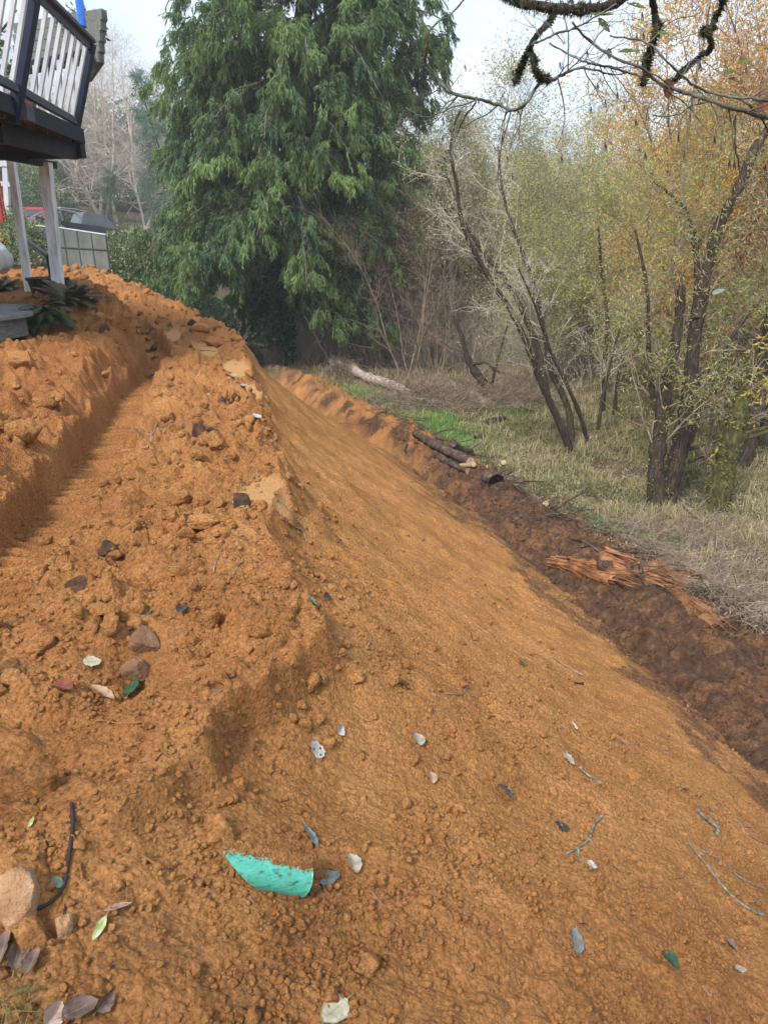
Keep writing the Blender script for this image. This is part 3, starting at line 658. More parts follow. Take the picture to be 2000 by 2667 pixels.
leaf(15, 2480, 120, 60, 80, 'brown', 'upright dry brown leaf at the left edge', tilt=-40, curl=.12, fold=.7, kind='long', ragged=.2)
leaf(42, 2500, 100, 62, 85, 'brown', 'crumpled grey brown leaf beside the upright dry leaf', tilt=20, curl=.18, fold=.6, ragged=.25)
leaf(85, 2520, 80, 40, 70, 'brown', 'twisted brown leaf right of the crumpled grey brown leaf', tilt=-30, curl=.2, fold=.9, ragged=.25)
leaf(135, 2650, 80, 56, 60, 'pinkish', 'pale brown leaf curling up at the bottom left corner', tilt=25, curl=.2, fold=.6, ragged=.2)
leaf(205, 2640, 100, 60, 25, 'brown', 'broad brown leaf at the bottom edge right of the grass tuft', tilt=-10, curl=.18, fold=.7, ragged=.25)
leaf(270, 2620, 70, 40, 50, 'brown', 'torn brown leaf end pointing up near the bottom left', tilt=30, curl=.2, fold=.8, ragged=.25)

def spline(pts, n):
    pts = np.asarray(pts, float); d = np.concatenate([[0], np.cumsum(np.linalg.norm(np.diff(pts, axis=0), axis=1))]); u = np.linspace(0, d[-1], n)
    # Catmull-Rom through the points
    k = len(pts); out = []
    for q in u:
        i = min(max(np.searchsorted(d, q, 'right')-1, 0), k-2); t = (q-d[i])/(d[i+1]-d[i]+1e-9)
        p0, p1, p2, p3 = pts[max(i-1, 0)], pts[i], pts[i+1], pts[min(i+2, k-1)]
        out.append(.5*((2*p1)+(-p0+p2)*t+(2*p0-5*p1+4*p2-p3)*t*t+(-p0+3*p1-3*p2+p3)*t**3))
    return np.array(out)
def gtwig(pix, w0, w1, mat, label, sides=(), lift=None, name='twig', cat='twig', k=6, knob=.25):
    mb = MB(); rng = np.random.default_rng(int(pix[0][0]*7+pix[0][1]))
    for (pp, a, b) in [(pix, w0, w1)]+list(sides):
        pts = np.array([G(*q) for q in pp]); dist = np.linalg.norm(pts.mean(0)); sc = dist/1850
        hb = max(a, b)*sc*.5+.003
        sp_ = spline(pts, max(8, len(pp)*5)); zg = gz(sp_[:, 0], sp_[:, 1]); zs = np.maximum(np.convolve(np.pad(zg, 2, 'edge'), np.ones(5)/5, 'valid'), zg-.01)
        sp_[:, 2] = zs+hb+.004*np.sin(np.linspace(0, 7, len(sp_)))
        r = np.linspace(a/2, b/2, len(sp_))*sc*(1+knob*rng.normal(size=len(sp_))*.5); mb.tubes(sp_, np.abs(r)+.0004, k, cap=True)
    return tag(mb.obj(name, mat, smooth=True), label, cat)
gtwig([(188, 2098), (193, 2150), (186, 2210), (176, 2270), (166, 2320), (140, 2362), (90, 2388), (30, 2402)], 9, 7, M['twigdark'], 'black bent twig curving down beside the large pale rock', lift=.01)
gtwig([(333, 1642), (362, 1620), (396, 1592)], 5, 4, M['twiglichen'], 'short pale stick above the two big rocks in the hollow')
gtwig([(1566, 2130), (1545, 2155), (1532, 2190), (1502, 2214), (1475, 2228)], 6, 4, M['twiglichen'], 'forked pale twig beside a small dark leaf', sides=[([(1504, 2212), (1506, 2232), (1517, 2254)], 5, 4), ([(1534, 2188), (1541, 2198)], 4, 3)])
gtwig([(1508, 2002), (1525, 2020), (1545, 2030), (1562, 2045)], 4, 8, M['twiglichen'], 'short lichen covered twig piece right of the pale narrow leaf')
gtwig([(1812, 2114), (1832, 2134), (1852, 2150), (1866, 2160), (1864, 2178)], 8, 8, M['twiglichen'], 'knobbly lichen coated twig near the right edge', sides=[([(1852, 2150), (1870, 2148)], 6, 4), ([(1866, 2176), (1908, 2188)], 2, 1)])
gtwig([(1794, 2200), (1815, 2228), (1840, 2260), (1880, 2310), (1925, 2352), (1960, 2375), (1985, 2388)], 4, 5, M['twiglichen'], 'long lichen twig running down the right side of the slope', sides=[([(1815, 2216), (1860, 2235), (1910, 2275), (1990, 2320)], 3, 1.5), ([(1925, 2352), (1985, 2345), (2040, 2352)], 3, 2)])
gtwig([(1860, 2080), (1900, 2120), (1945, 2165), (1990, 2200)], 3, 2, M['twigbrown'], 'thin brown twig at the right edge above the long lichen twig', sides=[([(1920, 2160), (1990, 2155)], 2, 1)])
gtwig([(1440, 1716), (1470, 1736), (1515, 1764)], 4, 5, M['twigbrown'], 'thin stick lying along the streaks of the mid slope')
gtwig([(1480, 1770), (1518, 1786)], 4, 5, M['twigdark'], 'short dark stick below the thin mid slope stick')
gtwig([(1605, 1925), (1630, 1940), (1655, 1965)], 3, 2, M['twigbrown'], 'small rootlet on the lower right of the slope', sides=[([(1620, 1935), (1600, 1950)], 2, 1)])
gtwig([(365, 2234), (392, 2250), (430, 2268)], 4, 9, M['splitwood'], 'orange wood splinter left of the pipe')
gtwig([(208, 2256), (214, 2280), (216, 2300)], 7, 3, M['splitwood'], 'upright orange splinter beside the black bent twig')
gtwig([(250, 1884), (300, 1886), (370, 1888)], 4, 4, M['splitwood'], 'straight orange splinter lying below the hollow')
gtwig([(478, 1716), (500, 1700), (514, 1690)], 3, 2, M['twigbrown'], 'curled rootlet on the crest near the cut ledge', sides=[([(490, 1712), (480, 1720)], 3, 2)])
gtwig([(556, 1498), (566, 1460), (578, 1430)], 2.5, 2, M['twigbrown'], 'thin root standing out of the crest')
gtwig([(606, 1450), (626, 1462), (618, 1480), (600, 1500), (590, 1540)], 2.5, 2, M['twigbrown'], 'wavy rootlet trailing over the edge of the crest')
gtwig([(346, 1112), (372, 1128), (402, 1128), (460, 1102), (520, 1108)], 3, 2, M['twigbrown'], 'thin twig beside the track on the crest', sides=[([(410, 1105), (396, 1130), (388, 1160), (374, 1176)], 4, 3)])
gtwig([(735, 1340), (760, 1368), (790, 1390), (802, 1412)], 3, 5, M['twiglichen'], 'greyish twig running down from the pale sand shelf')
gtwig([(955, 1690), (966, 1672), (963, 1650)], 3, 2, M['twigbrown'], 'small bare rootlet hooked out of the slope')
gtwig([(1160, 1810), (1190, 1812), (1215, 1796)], 3, 2, M['twigbrown'], 'thin rootlet right of centre on the slope', sides=[([(1090, 1760), (1120, 1790), (1135, 1828)], 2, 2)])
gtwig([(1830, 2580), (1850, 2600)], 3, 3, M['twigbrown'], 'tiny twig by the crevice at the lower right')

def debris():
    rng = np.random.default_rng(77); mb = MB(); md = MB()
    for mbx, n, a, b in ((mb, 260, .012, .07), (md, 240, .010, .05)):
        s = 1.3*(14/1.3)**rng.random(n); tc, zc, tt, _, _ = prof(s); t = tc-.8+rng.random(n)*(tt-tc+1.4); x, y = xy(s, t); z = gz(x, y); L_ = a*(b/a)**rng.random(n)*(1+.08*s)
        p = np.stack([x, y, z+.004+L_*.05], -1); d = rng.normal(size=(n, 3)); d[:, 0] += .8; d[:, 2] = d[:, 2]*.15-.55*(t > tc); d /= np.linalg.norm(d, axis=1, keepdims=True); q = p+d*L_[:, None]; q[:, 2] = np.maximum(q[:, 2], gz(q[:, 0], q[:, 1])+.002); m_ = (p+q)/2+rng.normal(size=p.shape)*L_[:, None]*.08; m_[:, 2] = np.maximum(m_[:, 2], gz(m_[:, 0], m_[:, 1])+.003)
        r_ = (.0006+.0018*rng.random(n))*(1+.12*s); mbx.tubes(np.stack([p, m_, q], 1), r_[:, None]*np.array([[1, .9, .5]]), 4)
    tag(mb.obj('wood_debris', M['twigbrown']), 'tiny broken twig bits scattered over the orange soil', 'debris', kind='stuff')
    tag(md.obj('root_debris', M['twigdark']), 'tiny dark root and bark bits scattered over the orange soil', 'debris', kind='stuff')
debris()

# ================================================================== DECK, LANDING AND THINGS AROUND THEM
def deck():
    FZ = 1.72
    c = np.array([-4.30, 8.4]); a = np.array([-4.38, 9.7]); b = np.array([-4.63, 12.0]); far = np.array([-7.4, 14.2])
    t = thing('raised_deck', 'raised dark navy timber deck with white balusters and outward leaning rail', 'deck', (-5.5, 11, -.85))
    mb = MB(); mb.prism([(-4.36, 7.9), (-4.58, 12.05), (-7.4, 14.25), (-10.5, 14.2), (-10.5, 7.9)], FZ-.04, FZ)
    mb.obj('deck_floor', M['navytop'], t)
    mb = MB()
    for k in range(11): y = 8.1+k*.42; mb.box((-7.45, y, FZ-.135), (5.75-.02*k, .045, .18))
    mb.obj('floor_joist', M['joist'], t)
    def fascia(p, q): m = MB(); m.beam((*p, FZ-.12), (*q, FZ-.12), .045, .20); m.obj('fascia_board', M['dark'], t)
    fascia((-4.33, 7.9), (-4.555, 12.07)); fascia((-4.58, 12.09), (-7.4, 14.29))
    m = MB(); m.beam((-4.70, 12.0, FZ-.33), (-5.1, 7.6, FZ-.33), .14, .22); m.beam((-7.6, 12.55, FZ-.32), (-4.55, 12.0, FZ-.32), .12, .20); m.beam((-9.6, 9.9, FZ-.37), (-4.7, 9.9, FZ-.37), .12, .22); m.beam((-5.4, 12.9, FZ-.43), (-6.2, 7.8, FZ-.43), .10, .10)
    m.obj('girder', M['dark'], t)
    m = MB(); m.box((-4.36, 9.82, FZ-.16), (.11, .20, .18)); m.obj('joist_end', M['navytop'], t)
    lean = np.array([.40, 0]); HR = 1.10
    def up3(p, h, o=(0, 0)): k = h/HR; return np.array([p[0]+lean[0]*k+o[0], p[1]+o[1], FZ+h])
    def post(p, q=None, wd=.15):
        m = MB(); m.beam(up3(p, -.28), up3(p, HR-.02), .13, .115, (1, 0, .36)); m.obj('rail_post', M['navy'], t)
    post(a); post(b); post(c+(a-c)*-.1)
    def railrun(p, q, n, lead=.06, n0=0):
        m = MB(); m.beam(up3(p, HR), up3(q, HR), .13, .045); m.beam(up3(p, HR-.07), up3(q, HR-.07), .045, .09); m.obj('top_rail', M['navytop'], t)
        m = MB(); m.beam(up3(p, .07), up3(q, .07), .07, .09); m.obj('bottom_rail', M['navytop'], t)
        for i in range(n):
            u = (i+.5+lead)/(n+.35); r = p+(q-p)*u; m = MB(); m.beam(up3(r, .11), up3(r, HR-.11), .045, .045, (1, 0, .36)); m.obj('baluster', M['white'], t)
    railrun(a, b, 8); railrun(c+np.array([0.01, -.3]), a, 6)
    # rail along the far end of the deck, seen through the front one
    m = MB(); m.beam((-4.35, 12.15, FZ+.98), (-7.6, 14.1, FZ+.98), .12, .10); m.obj('top_rail', M['dark'], t)
    for i in range(11):
        u = (i+.7)/11.5; m = MB(); m.beam((-4.55-3*u, 12.1+2*u, FZ), (-4.45-3*u, 12.1+2*u, FZ+.95), .055, .055, (1, 0, 0)); m.obj('baluster', M['white'], t)
    for (x0, y0, x1, z1, w_) in ((-5.52, 12.6, -5.40, FZ-.42, .155), (-6.68, 14.0, -6.60, FZ-.10, .12)):
        m = MB(); zb = float(gz(np.array([x0]), np.array([y0]))[0])-.15
        m.beam((x0, y0, zb), (x1, y0-.02, z1), w_, w_, (0, 1, 0)); m.obj('support_post', M['postwhite'], t)
    return t
deck()
FZ = 1.72
tg = thing('plank_planter', 'weathered grey plank box standing behind the navy deck rail', 'planter', (-4.9, 12.7, FZ))
mb = MB()
for k in range(5): mb.beam((-4.22+.03*k, 12.25, FZ+.96+k*.135), (-6.0+.03*k, 13.3, FZ+.98+k*.15), .05, .130)
mb.obj('plank_side', M['greywood'], tg)
mb = MB()
for k in range(5): mb.beam((-4.20+.03*k, 12.30, FZ+.96+k*.135), (-4.9+.03*k, 13.6, FZ+.96+k*.135), .05, .130)
mb.obj('plank_end', M['greywood'], tg)
mb = MB(); mb.lathe((-4.13, 11.45, FZ+1.135), [(0, 0), (.05, 0), (.055, .02), (.055, .36), (.03, .45), (.018, .50), (.018, .60), (0, .60)], 18)
tag(mb.obj('glass_bottle', M['bottle'], smooth=True), 'bright blue glass bottle standing on the navy deck rail', 'bottle')
def urn(x, y, r, h, label):
    m = MB(); m.lathe((x, y, FZ), [(0, 0), (r*.7, 0), (r*.72, .04), (r*.6, .06), (r*.85, h*.3), (r*.98, h*.62), (r*.90, h*.84), (r*.95, h*.86), (r*1.12, h*.9), (r*1.12, h), (r*.98, h), (r*.9, h*.9), (0, h*.88)], 24)
    for k in range(9): a = k*2*math.pi/9; m.beam((x+r*.95*math.cos(a), y+r*.95*math.sin(a), FZ+h*.35), (x+r*.97*math.cos(a+.35), y+r*.97*math.sin(a+.35), FZ+h*.75), .05, .05)
    tag(m.obj('plant_pot', M['terra'], smooth=False), label, 'plant pot')
urn(-5.15, 10.0, .27, .72, 'tall relief decorated terracotta pot behind the deck balusters at the left edge')
urn(-5.0, 11.15, .17, .26, 'low terracotta bowl on the deck floor behind the corner balusters')

# landing
tl = thing('wooden_landing', 'low weathered grey wooden landing under the raised deck', 'landing', (-6.3, 11.3, -1.2))
LZ = -.86
for k in range(13):
    y0 = 9.9+k*.27; y1 = y0+.262; xr0 = I(y0, [9.9, 10.6, 12.2, 13.5], [-5.18, -5.06, -5.78, -6.6]); xr1 = I(y1, [9.9, 10.6, 12.2, 13.5], [-5.18, -5.06, -5.78, -6.6])
    mb = MB(); mb.prism([(-9, y0), (xr0, y0), (xr1, y1), (-9, y1)], LZ-.05, LZ+.002*(k % 3)); mb.obj('deck_board', M['landing'], tl)
mb = MB(); mb.beam((-9, 9.97, LZ-.16), (-5.32, 9.97, LZ-.16), .05, .2); mb.beam((-5.30, 9.99, LZ-.19), (-5.24, 10.7, LZ-.19), .05, .27); mb.box((-5.35, 10.1, LZ-.24), (.14, .14, .36)); mb.obj('frame', M['greywood'], tl)
# tub
tb = MB(); tb.lathe((-5.85, 13.0, -.93), [(0, .0), (.23, 0), (.245, .03), (.325, .42), (.35, .425), (.355, .47), (.32, .475), (.30, .40), (0, .38)], 28)
tag(tb.obj('plant_tub', M['blackplastic'], smooth=False), 'big empty black plastic tub standing behind the white deck post', 'plant tub')
hr = thing('handrail', 'dark stained handrail sloping down behind the white deck posts', 'handrail', (-6.6, 15.5, -.75))
mb = MB(); mb.beam(P(76, 630, 16.6), P(128, 668, 15.2), .08, .07); mb.obj('top_rail', M['dark'], hr)
mb = MB(); q = P(129, 664, 15.2); mb.beam((q[0], q[1], -.9), q, .10, .10, (0, 1, 0)); mb.obj('rail_post', M['dark'], hr)

# ---- screening wall of panels
def wall():
    A = np.array([-12.3, 26.2]); B = np.array([-8.75, 24.0]); t = thing('panel_wall', 'grey mesh panel screen wall with pale top edge behind the deck posts', 'wall', (-10.5, 25, -.6))
    n = 6; d = (B-A)/np.linalg.norm(B-A); nr = np.array([-d[1], d[0]])
    def top(u): return I(u, [0, .45, 1], [.78, .66, .42])
    for i in range(n):
        u0 = i/n+.004; u1 = (i+1)/n-.004; p = A+(B-A)*u0; q = A+(B-A)*u1
        m = MB(); vs = []
        for off in (0, .05):
            for (pt, z) in ((p, -.75), (q, -.75), (q, top(u1)), (p, top(u0))): vs.append((pt[0]+nr[0]*off, pt[1]+nr[1]*off, z))
        m.add(vs, [[0, 1, 2, 3], [7, 6, 5, 4], [0, 4, 5, 1], [1, 5, 6, 2], [2, 6, 7, 3], [3, 7, 4, 0]]); m.obj('panel', M['panel'], t)
        m = MB(); pq = A+(B-A)*(i+1)/n; m.beam((pq[0]-nr[0]*.01, pq[1]-nr[1]*.01, -.75), (pq[0]-nr[0]*.01, pq[1]-nr[1]*.01, top((i+1)/n)), .03, .03, (1, 0, 0)); m.obj('seam_strip', M['panelseam'], t)
    m = MB(); m.beam((*(A-nr*.02), .13), (*(B-nr*.02), -.02), .02, .03); m.obj('seam_strip', M['panelseam'], t)
    m = MB(); C1 = A+(B-A)*.45; m.beam((*(A+nr*.03), top(0)+.012), (*(C1+nr*.03), top(.45)+.012), .10, .03); m.beam((*(C1+nr*.03), top(.45)+.012), (*(B+nr*.03), top(1)+.012), .10, .03); m.obj('cap_strip', M['cap'], t)
    m = MB(); m.beam((*(A-nr*.06), -.9), (*(B-nr*.06), -.72), .06, .22); m.obj('base_board', M['dark'], t)
    m = MB(); E = A+(B-A)*.88; m.beam((*(A+(B-A)*.74-nr*.12), -.70), (*(E-nr*.12), -.72), .08, .17); m.obj('base_block', M['blockw'], t)
    m = MB(); F = A+(B-A)*.07
    for o_ in (0, .11): m.beam((*(F+d*o_-nr*.05), -.8), (*(F+d*o_-nr*.05), .70), .07, .07, (1, 0, 0))
    m.obj('red_post', M['redpost'], t)
wall()

# ---- cars on the rise behind the wall
def car(name, label, cat, loc, heading, body, L_=4.6, W_=1.85, H_=1.65, kind='suv', pitch=0, roll=0):
    """side profile swept across the width; local +y is the front"""
    t = thing(name, label, cat, loc); h = L_/2
    if kind == 'pickup':
        low = [(-h, .62), (-h, .98), (-.55*h, 1.02), (-.05*h, 1.05), (.42*h, 1.10), (.86*h, 1.02), (h, .84), (h, .45), (.9*h, .36), (-.95*h, .40)]
        cab = [(-.14*h, 1.04), (-.08*h, 1.60), (.0*h, 1.74), (.40*h, 1.73), (.64*h, 1.10)]
    else:
        low = [(-h, .50), (-h*.99, .95), (-.9*h, 1.06), (.40*h, 1.02), (.85*h, .90), (h, .72), (h, .42), (.92*h, .30), (-.95*h, .32)]
        cab = [(-.93*h, 1.04), (-.80*h, 1.48), (-.66*h, H_), (.02*h, H_), (.12*h, H_*.96), (.42*h, 1.02)]
    def sweep(poly, w0, w1, zref0, zref1):
        n = len(poly); wf = lambda z: w0+(w1-w0)*np.clip((z-zref0)/(zref1-zref0), 0, 1)
        xs = (-1, -.93, .93, 1); V = []; k = len(xs)
        cy = sum(p[0] for p in poly)/n; cz = sum(p[1] for p in poly)/n
        for x in xs:
            f = .965 if abs(x) == 1 else 1
            for (y, z) in poly: V.append((x*wf(z)/2, cy+(y-cy)*f, cz+(z-cz)*f))
        Q = [[i*n+j, i*n+(j+1) % n, (i+1)*n+(j+1) % n, (i+1)*n+j] for i in range(k-1) for j in range(n)]
        T = [[0, j, j+1] for j in range(1, n-1)]+[[(k-1)*n, (k-1)*n+j+1, (k-1)*n+j] for j in range(1, n-1)]
        m = MB(); m.add(V, Q, T); return m
    R3 = np.array([[math.cos(heading), math.sin(heading), 0], [-math.sin(heading), math.cos(heading), 0], [0, 0, 1]])
    Rp = np.array([[1, 0, 0], [0, math.cos(pitch), -math.sin(pitch)], [0, math.sin(pitch), math.cos(pitch)]])
    RR = R3@Rp
    def put(m, nm, mat, par=t, smooth=False): m.V = [v@RR.T+np.array(loc) for v in m.V]; return m.obj(nm, mat, par, smooth)
    bd = put(sweep(low, W_, W_, 0, 1), 'body', body); put(sweep(cab, W_*.97, W_*.76, 1.04, H_), 'cabin', body)
    # windows, slightly proud of the cabin
    zt = (1.64 if kind == 'pickup' else H_-.1); zb = 1.12
    def wx(z): return (W_*.97+(W_*.76-W_*.97)*(z-1.04)/(H_-1.04))/2+.004
    for sx in (-1, 1):
        rng_ = ((.0*h, .20*h), (.24*h, .48*h)) if kind == 'pickup' else ((-.78*h, -.55*h), (-.5*h, -.12*h), (-.08*h, .2*h))
        for (y0, y1) in rng_:
            m = MB(); m.box((0, 0, 0), (.02, 1, 1)); V = m.V[0]; lim = .60 if kind == 'pickup' else .34
            m.V = [np.array([[sx*wx(zb if v[2] < 0 else zt)+v[0], (y0 if v[1] < 0 else y1)-(0 if v[2] < 0 else (.06*h if y1 > .19*h else 0)), zb if v[2] < 0 else zt-.03] for v in V])]
            put(m, 'side_window', M['glass'])
    m = MB(); w_ = W_*.40
    if kind == 'pickup': a, b_ = (-.105*h, 1.12), (-.035*h, 1.60)
    else: a, b_ = (-.935*h, 1.10), (-.82*h, H_-.12)
    m.add([(-w_, a[0]-.012, a[1]), (w_, a[0]-.012, a[1]), (w_*.9, b_[0]-.012, b_[1]), (-w_*.9, b_[0]-.012, b_[1]), (-w_, a[0]+.01, a[1]), (w_, a[0]+.01, a[1]), (w_*.9, b_[0]+.01, b_[1]), (-w_*.9, b_[0]+.01, b_[1])], [[0, 1, 2, 3], [7, 6, 5, 4], [0, 4, 5, 1], [2, 6, 7, 3]]); put(m, 'rear_window', M['glass'])
    m = MB(); a, b_ = ((.645*h, 1.13), (.43*h, 1.68)) if kind == 'pickup' else ((.41*h, 1.08), (.15*h, H_-.10))
    m.add([(-w_, a[0]+.014, a[1]), (w_, a[0]+.014, a[1]), (w_*.9, b_[0]+.014, b_[1]), (-w_*.9, b_[0]+.014, b_[1]), (-w_, a[0], a[1]), (w_, a[0], a[1]), (w_*.9, b_[0], b_[1]), (-w_*.9, b_[0], b_[1])], [[3, 2, 1, 0], [0, 1, 5, 4], [2, 3, 7, 6]]); put(m, 'windscreen', M['glass'])
    for sx in (-1, 1):
        for yy in (-.60*h, .62*h):
            m = MB(); m.lathe((0, 0, 0), [(.0, -.11), (.27, -.11), (.36, -.09), (.37, 0), (.36, .09), (.27, .11), (0, .11)], 20)
            m.V = [np.stack([v[:, 2]+sx*(W_/2-.08), v[:, 0]+yy, v[:, 1]+.36], -1) for v in m.V]; wh = put(m, 'wheel', M['tyre'], smooth=False)
            m = MB(); m.lathe((0, 0, 0), [(0, 0), (.22, 0), (.23, .02), (0, .03)], 16); m.V = [np.stack([sx*(W_/2+.032)+v[:, 2]*sx, v[:, 0]+yy, v[:, 1]+.36], -1) for v in m.V]; put(m, 'rim', M['chrome'], wh)
        m = MB(); m.box((sx*(W_/2-.09), -h+.0, .88), (.16, .06, .22 if kind != 'pickup' else .26)); put(m, 'tail_lamp', M['lamp'])
        m = MB(); m.box((sx*(W_/2-.22), h-.02, .72), (.30, .06, .12)); put(m, 'headlight', M['carwhite'])
    m = MB(); m.box((0, -h-.01, .72), (.42, .03, .14)); put(m, 'number_plate', M['plate'])
    if kind == 'pickup':
        m = MB()
        for sx in (-1, 1):
            x = sx*W_*.42; m.tubes([[(x, -.92*h, 1.0), (x, -.70*h, 1.38), (x*.95, -.50*h, 1.66), (x*.92, -.22*h, 1.74), (x*.9, 0, 1.72)]], [[.035]*5], 6); m.tubes([[(x*.95, -.55*h, 1.62), (x, -.48*h, 1.0)]], [[.03]*2], 6)
        m.tubes([[(-W_*.39, -.5*h, 1.66), (0, -.5*h, 1.70), (W_*.39, -.5*h, 1.66)]], [[.035]*3], 6); put(m, 'roll_bar', M['chrome'], smooth=True)
    return t
def lot(x, y): return float(gz(np.array([x]), np.array([y]))[0])
def carp(px, Y): u, yy, zz = ray(px, 600); return u/yy*Y
x = carp(208, 42); zt = P(208, 563, 42)[2]
car('pickup_truck', 'dark grey pickup truck with chrome roll bars parked on the rise above the panel wall', 'pickup truck', (x, 42, zt-1.50), R_(48), M['carblack'], 5.3, 1.9, 1.74, 'pickup', R_(-9))
x = carp(108, 60); zt = P(108, 539, 60)[2]
car('red_suv', 'red sport utility car seen from behind between the white deck posts', 'car', (x, 60, zt-1.7), R_(-12), M['carred'], 4.6, 1.9, 1.7, 'suv', R_(4))
x = carp(296, 46); zt = P(296, 603, 46)[2]
car('red_car', 'low bright red car just right of the dark pickup', 'car', (x, 46, zt-1.42), R_(62), M['carred'], 4.5, 1.8, 1.42, 'suv', R_(-4))
x = carp(322, 56); zt = P(322, 602, 56)[2]
car('silver_car', 'small silver car behind the low red car', 'car', (x, 56, zt-1.45), R_(40), M['carwhite'], 4.3, 1.8, 1.45, 'suv')
x = carp(362, 50); zt = P(362, 604, 50)[2]
car('faded_car', 'faded pinkish red car half hidden by the hedge', 'car', (x, 50, zt-1.5), R_(75), M['carpink'], 4.5, 1.8, 1.5, 'suv')
fn = thing('rail_fence', 'pale post and rail fence behind the pickup truck', 'fence', (carp(300, 58), 58, P(300, 625, 58)[2]))
fp = [(274, 588, 628), (305, 594, 630), (341, 602, 634), (378, 610, 640)]
for (px, p0, p1) in fp:
    m = MB(); a = P(px, p0, 58); b = P(px, p1, 58); m.beam(b-np.array([0, 0, .8]), a, .22, .22, (0, 1, 0)); m.obj('fence_post', M['fence'], fn)
for dz in (4, 16):
    m = MB(); m.beam(P(250, 587+dz, 58), P(400, 617+dz, 58), .1, .14); m.obj('fence_rail', M['fence'], fn)

# ---- neighbouring porch at the left edge
pr = thing('white_porch', 'white painted porch posts and rail of a neighbouring building at the far left', 'porch', (carp(10, 36), 36, .3))
for (px0, py0, px1, py1, w_) in ((14, 405, 22, 560, .22), (0, 425, 30, 425, .3), (0, 478, 30, 481, .2), (-60, 400, 40, 403, .4)):
    m = MB(); m.beam(P(px1, py1, 36), P(px0, py0, 36), w_, w_, (0, 1, 0)); m.obj('porch_post' if py1 > 500 else 'porch_rail', M['white'], pr)
m = MB(); m.beam(P(-70, 392, 37.5), P(30, 398, 37), 3.2, .25); m.obj('porch_roof', M['dark'], pr)
m = MB()
for k in range(6): m.beam(P(-30, 448+k*5, 36.4), P(12, 448+k*5, 36.4), .05, .07)
m.obj('louvre_panel', M['joist'], pr)
m = MB(); a = P(-13, 500, 20); m.box(a+np.array([0, 0, -.25]), (.22, .06, .95)); 
for k in range(5): m.box(a+np.array([.14, -.0, .12-k*.18]), (.06, .07, .03))
m.box(a+np.array([.17, 0, -.25]), (.03, .05, .95)); tag(m.obj('chair_back', M['redpost']), 'bright red slatted chair back cut off by the left edge', 'chair')

# ================================================================== VEGETATION TOOLS
def norm(v): return v/(np.linalg.norm(v, axis=-1, keepdims=True)+1e-9)
def grow(rng, p0, d0, Ln, r0, n, wander=.15, up=0., taper=.3, bend=None):
    """batch of wandering branches: p0,d0 (B,3), Ln,r0 (B,)"""
    B = len(p0); pts = [p0]; d = norm(np.array(d0, float)); st_ = (Ln/(n-1))[:, None]
    for i in range(n-1):
        d = norm(d+wander*rng.normal(size=(B, 3))+np.array([0, 0, up])); pts.append(pts[-1]+d*st_)
    Pn = np.stack(pts, 1); Rn = r0[:, None]*np.linspace(1, taper, n)[None]
    return Pn, Rn
def spawn(rng, Pn, Rn, m, u0, u1, ang, lmin, lmax, n, wander=.15, up=0., rs=.6, taper=.3, tipshort=.5, rmin=0):
    B, k, _ = Pn.shape; bi = np.repeat(np.arange(B), m); u = rng.uniform(u0, u1, B*m)*(k-1); i = np.minimum(u.astype(int), k-2); f = (u-i)[:, None]
    p = Pn[bi, i]*(1-f)+Pn[bi, i+1]*f; T = norm(Pn[bi, i+1]-Pn[bi, i]); r = (Rn[bi, i]*(1-f[:, 0])+Rn[bi, i+1]*f[:, 0])
    q = norm(np.cross(T, rng.normal(size=T.shape))); a = R_(1)*(ang+rng.normal(size=(B*m, 1))*12); d = T*np.cos(a)+q*np.sin(a)
    Ln = rng.uniform(lmin, lmax, B*m)*(1-tipshort*(u/(k-1)))
    return grow(rng, p, d, Ln, np.maximum(r*rs, rmin), n, wander, up, taper)
def sample_on(rng, Pn, count, u0=0, u1=1, jit=.0):
    B, k, _ = Pn.shape; bi = rng.integers(0, B, count); u = rng.uniform(u0, u1, count)*(k-1); i = np.minimum(u.astype(int), k-2); f = (u-i)[:, None]
    p = Pn[bi, i]*(1-f)+Pn[bi, i+1]*f; return p+rng.normal(size=p.shape)*jit, norm(Pn[bi, i+1]-Pn[bi, i])
def leaves(mb, rng, pos, size, asp=.45, down=0.3, d=None):
    n = len(pos); size = np.broadcast_to(size, n)*rng.uniform(.6, 1.25, n)
    D = rng.normal(size=(n, 3)) if d is None else d+.5*rng.normal(size=(n, 3)); D[:, 2] -= down; D = norm(D)
    S = norm(np.cross(D, rng.normal(size=(n, 3)))); N = np.cross(D, S)
    a = size[:, None]; p0 = pos; p2 = pos+D*a; mid = pos+D*a*.45
    V = np.stack([p0, mid+S*a*asp*.5+N*a*.08, p2-N*a*.10, mid-S*a*asp*.5+N*a*.08], 1).reshape(-1, 3)
    mb.add(V, np.arange(n*4).reshape(-1, 4))
def blades(mb, rng, pos, h, wd, lean=.4, bendy=.5, dirs=None):
    n = len(pos); h = np.broadcast_to(h, n)*rng.uniform(.5, 1.2, n); a = rng.uniform(0, 2*math.pi, n); D = np.stack([np.cos(a), np.sin(a), 0*a], -1)
    if dirs is not None: D = norm(D+dirs)
    S = np.stack([-D[:, 1], D[:, 0], 0*a], -1)*(wd*rng.uniform(.6, 1.3, n))[:, None]/2; ln = (rng.random(n)*lean)[:, None]
    up = np.array([0, 0, 1.]); m1 = pos+(up*(1-ln*.5)+D*ln)*h[:, None]*.5; m2 = pos+(up*(1-ln*bendy*1.4)+D*ln*(1+bendy*1.2))*h[:, None]
    V = np.stack([pos-S, pos+S, m1+S*.8, m1-S*.8, m2], 1).reshape(-1, 3); b = np.arange(n)*5
    mb.add(V, np.stack([b, b+1, b+2, b+3], -1), np.stack([b+3, b+2, b+4], -1))
def zero(x, y): return gz(np.asarray(x, float), np.asarray(y, float))
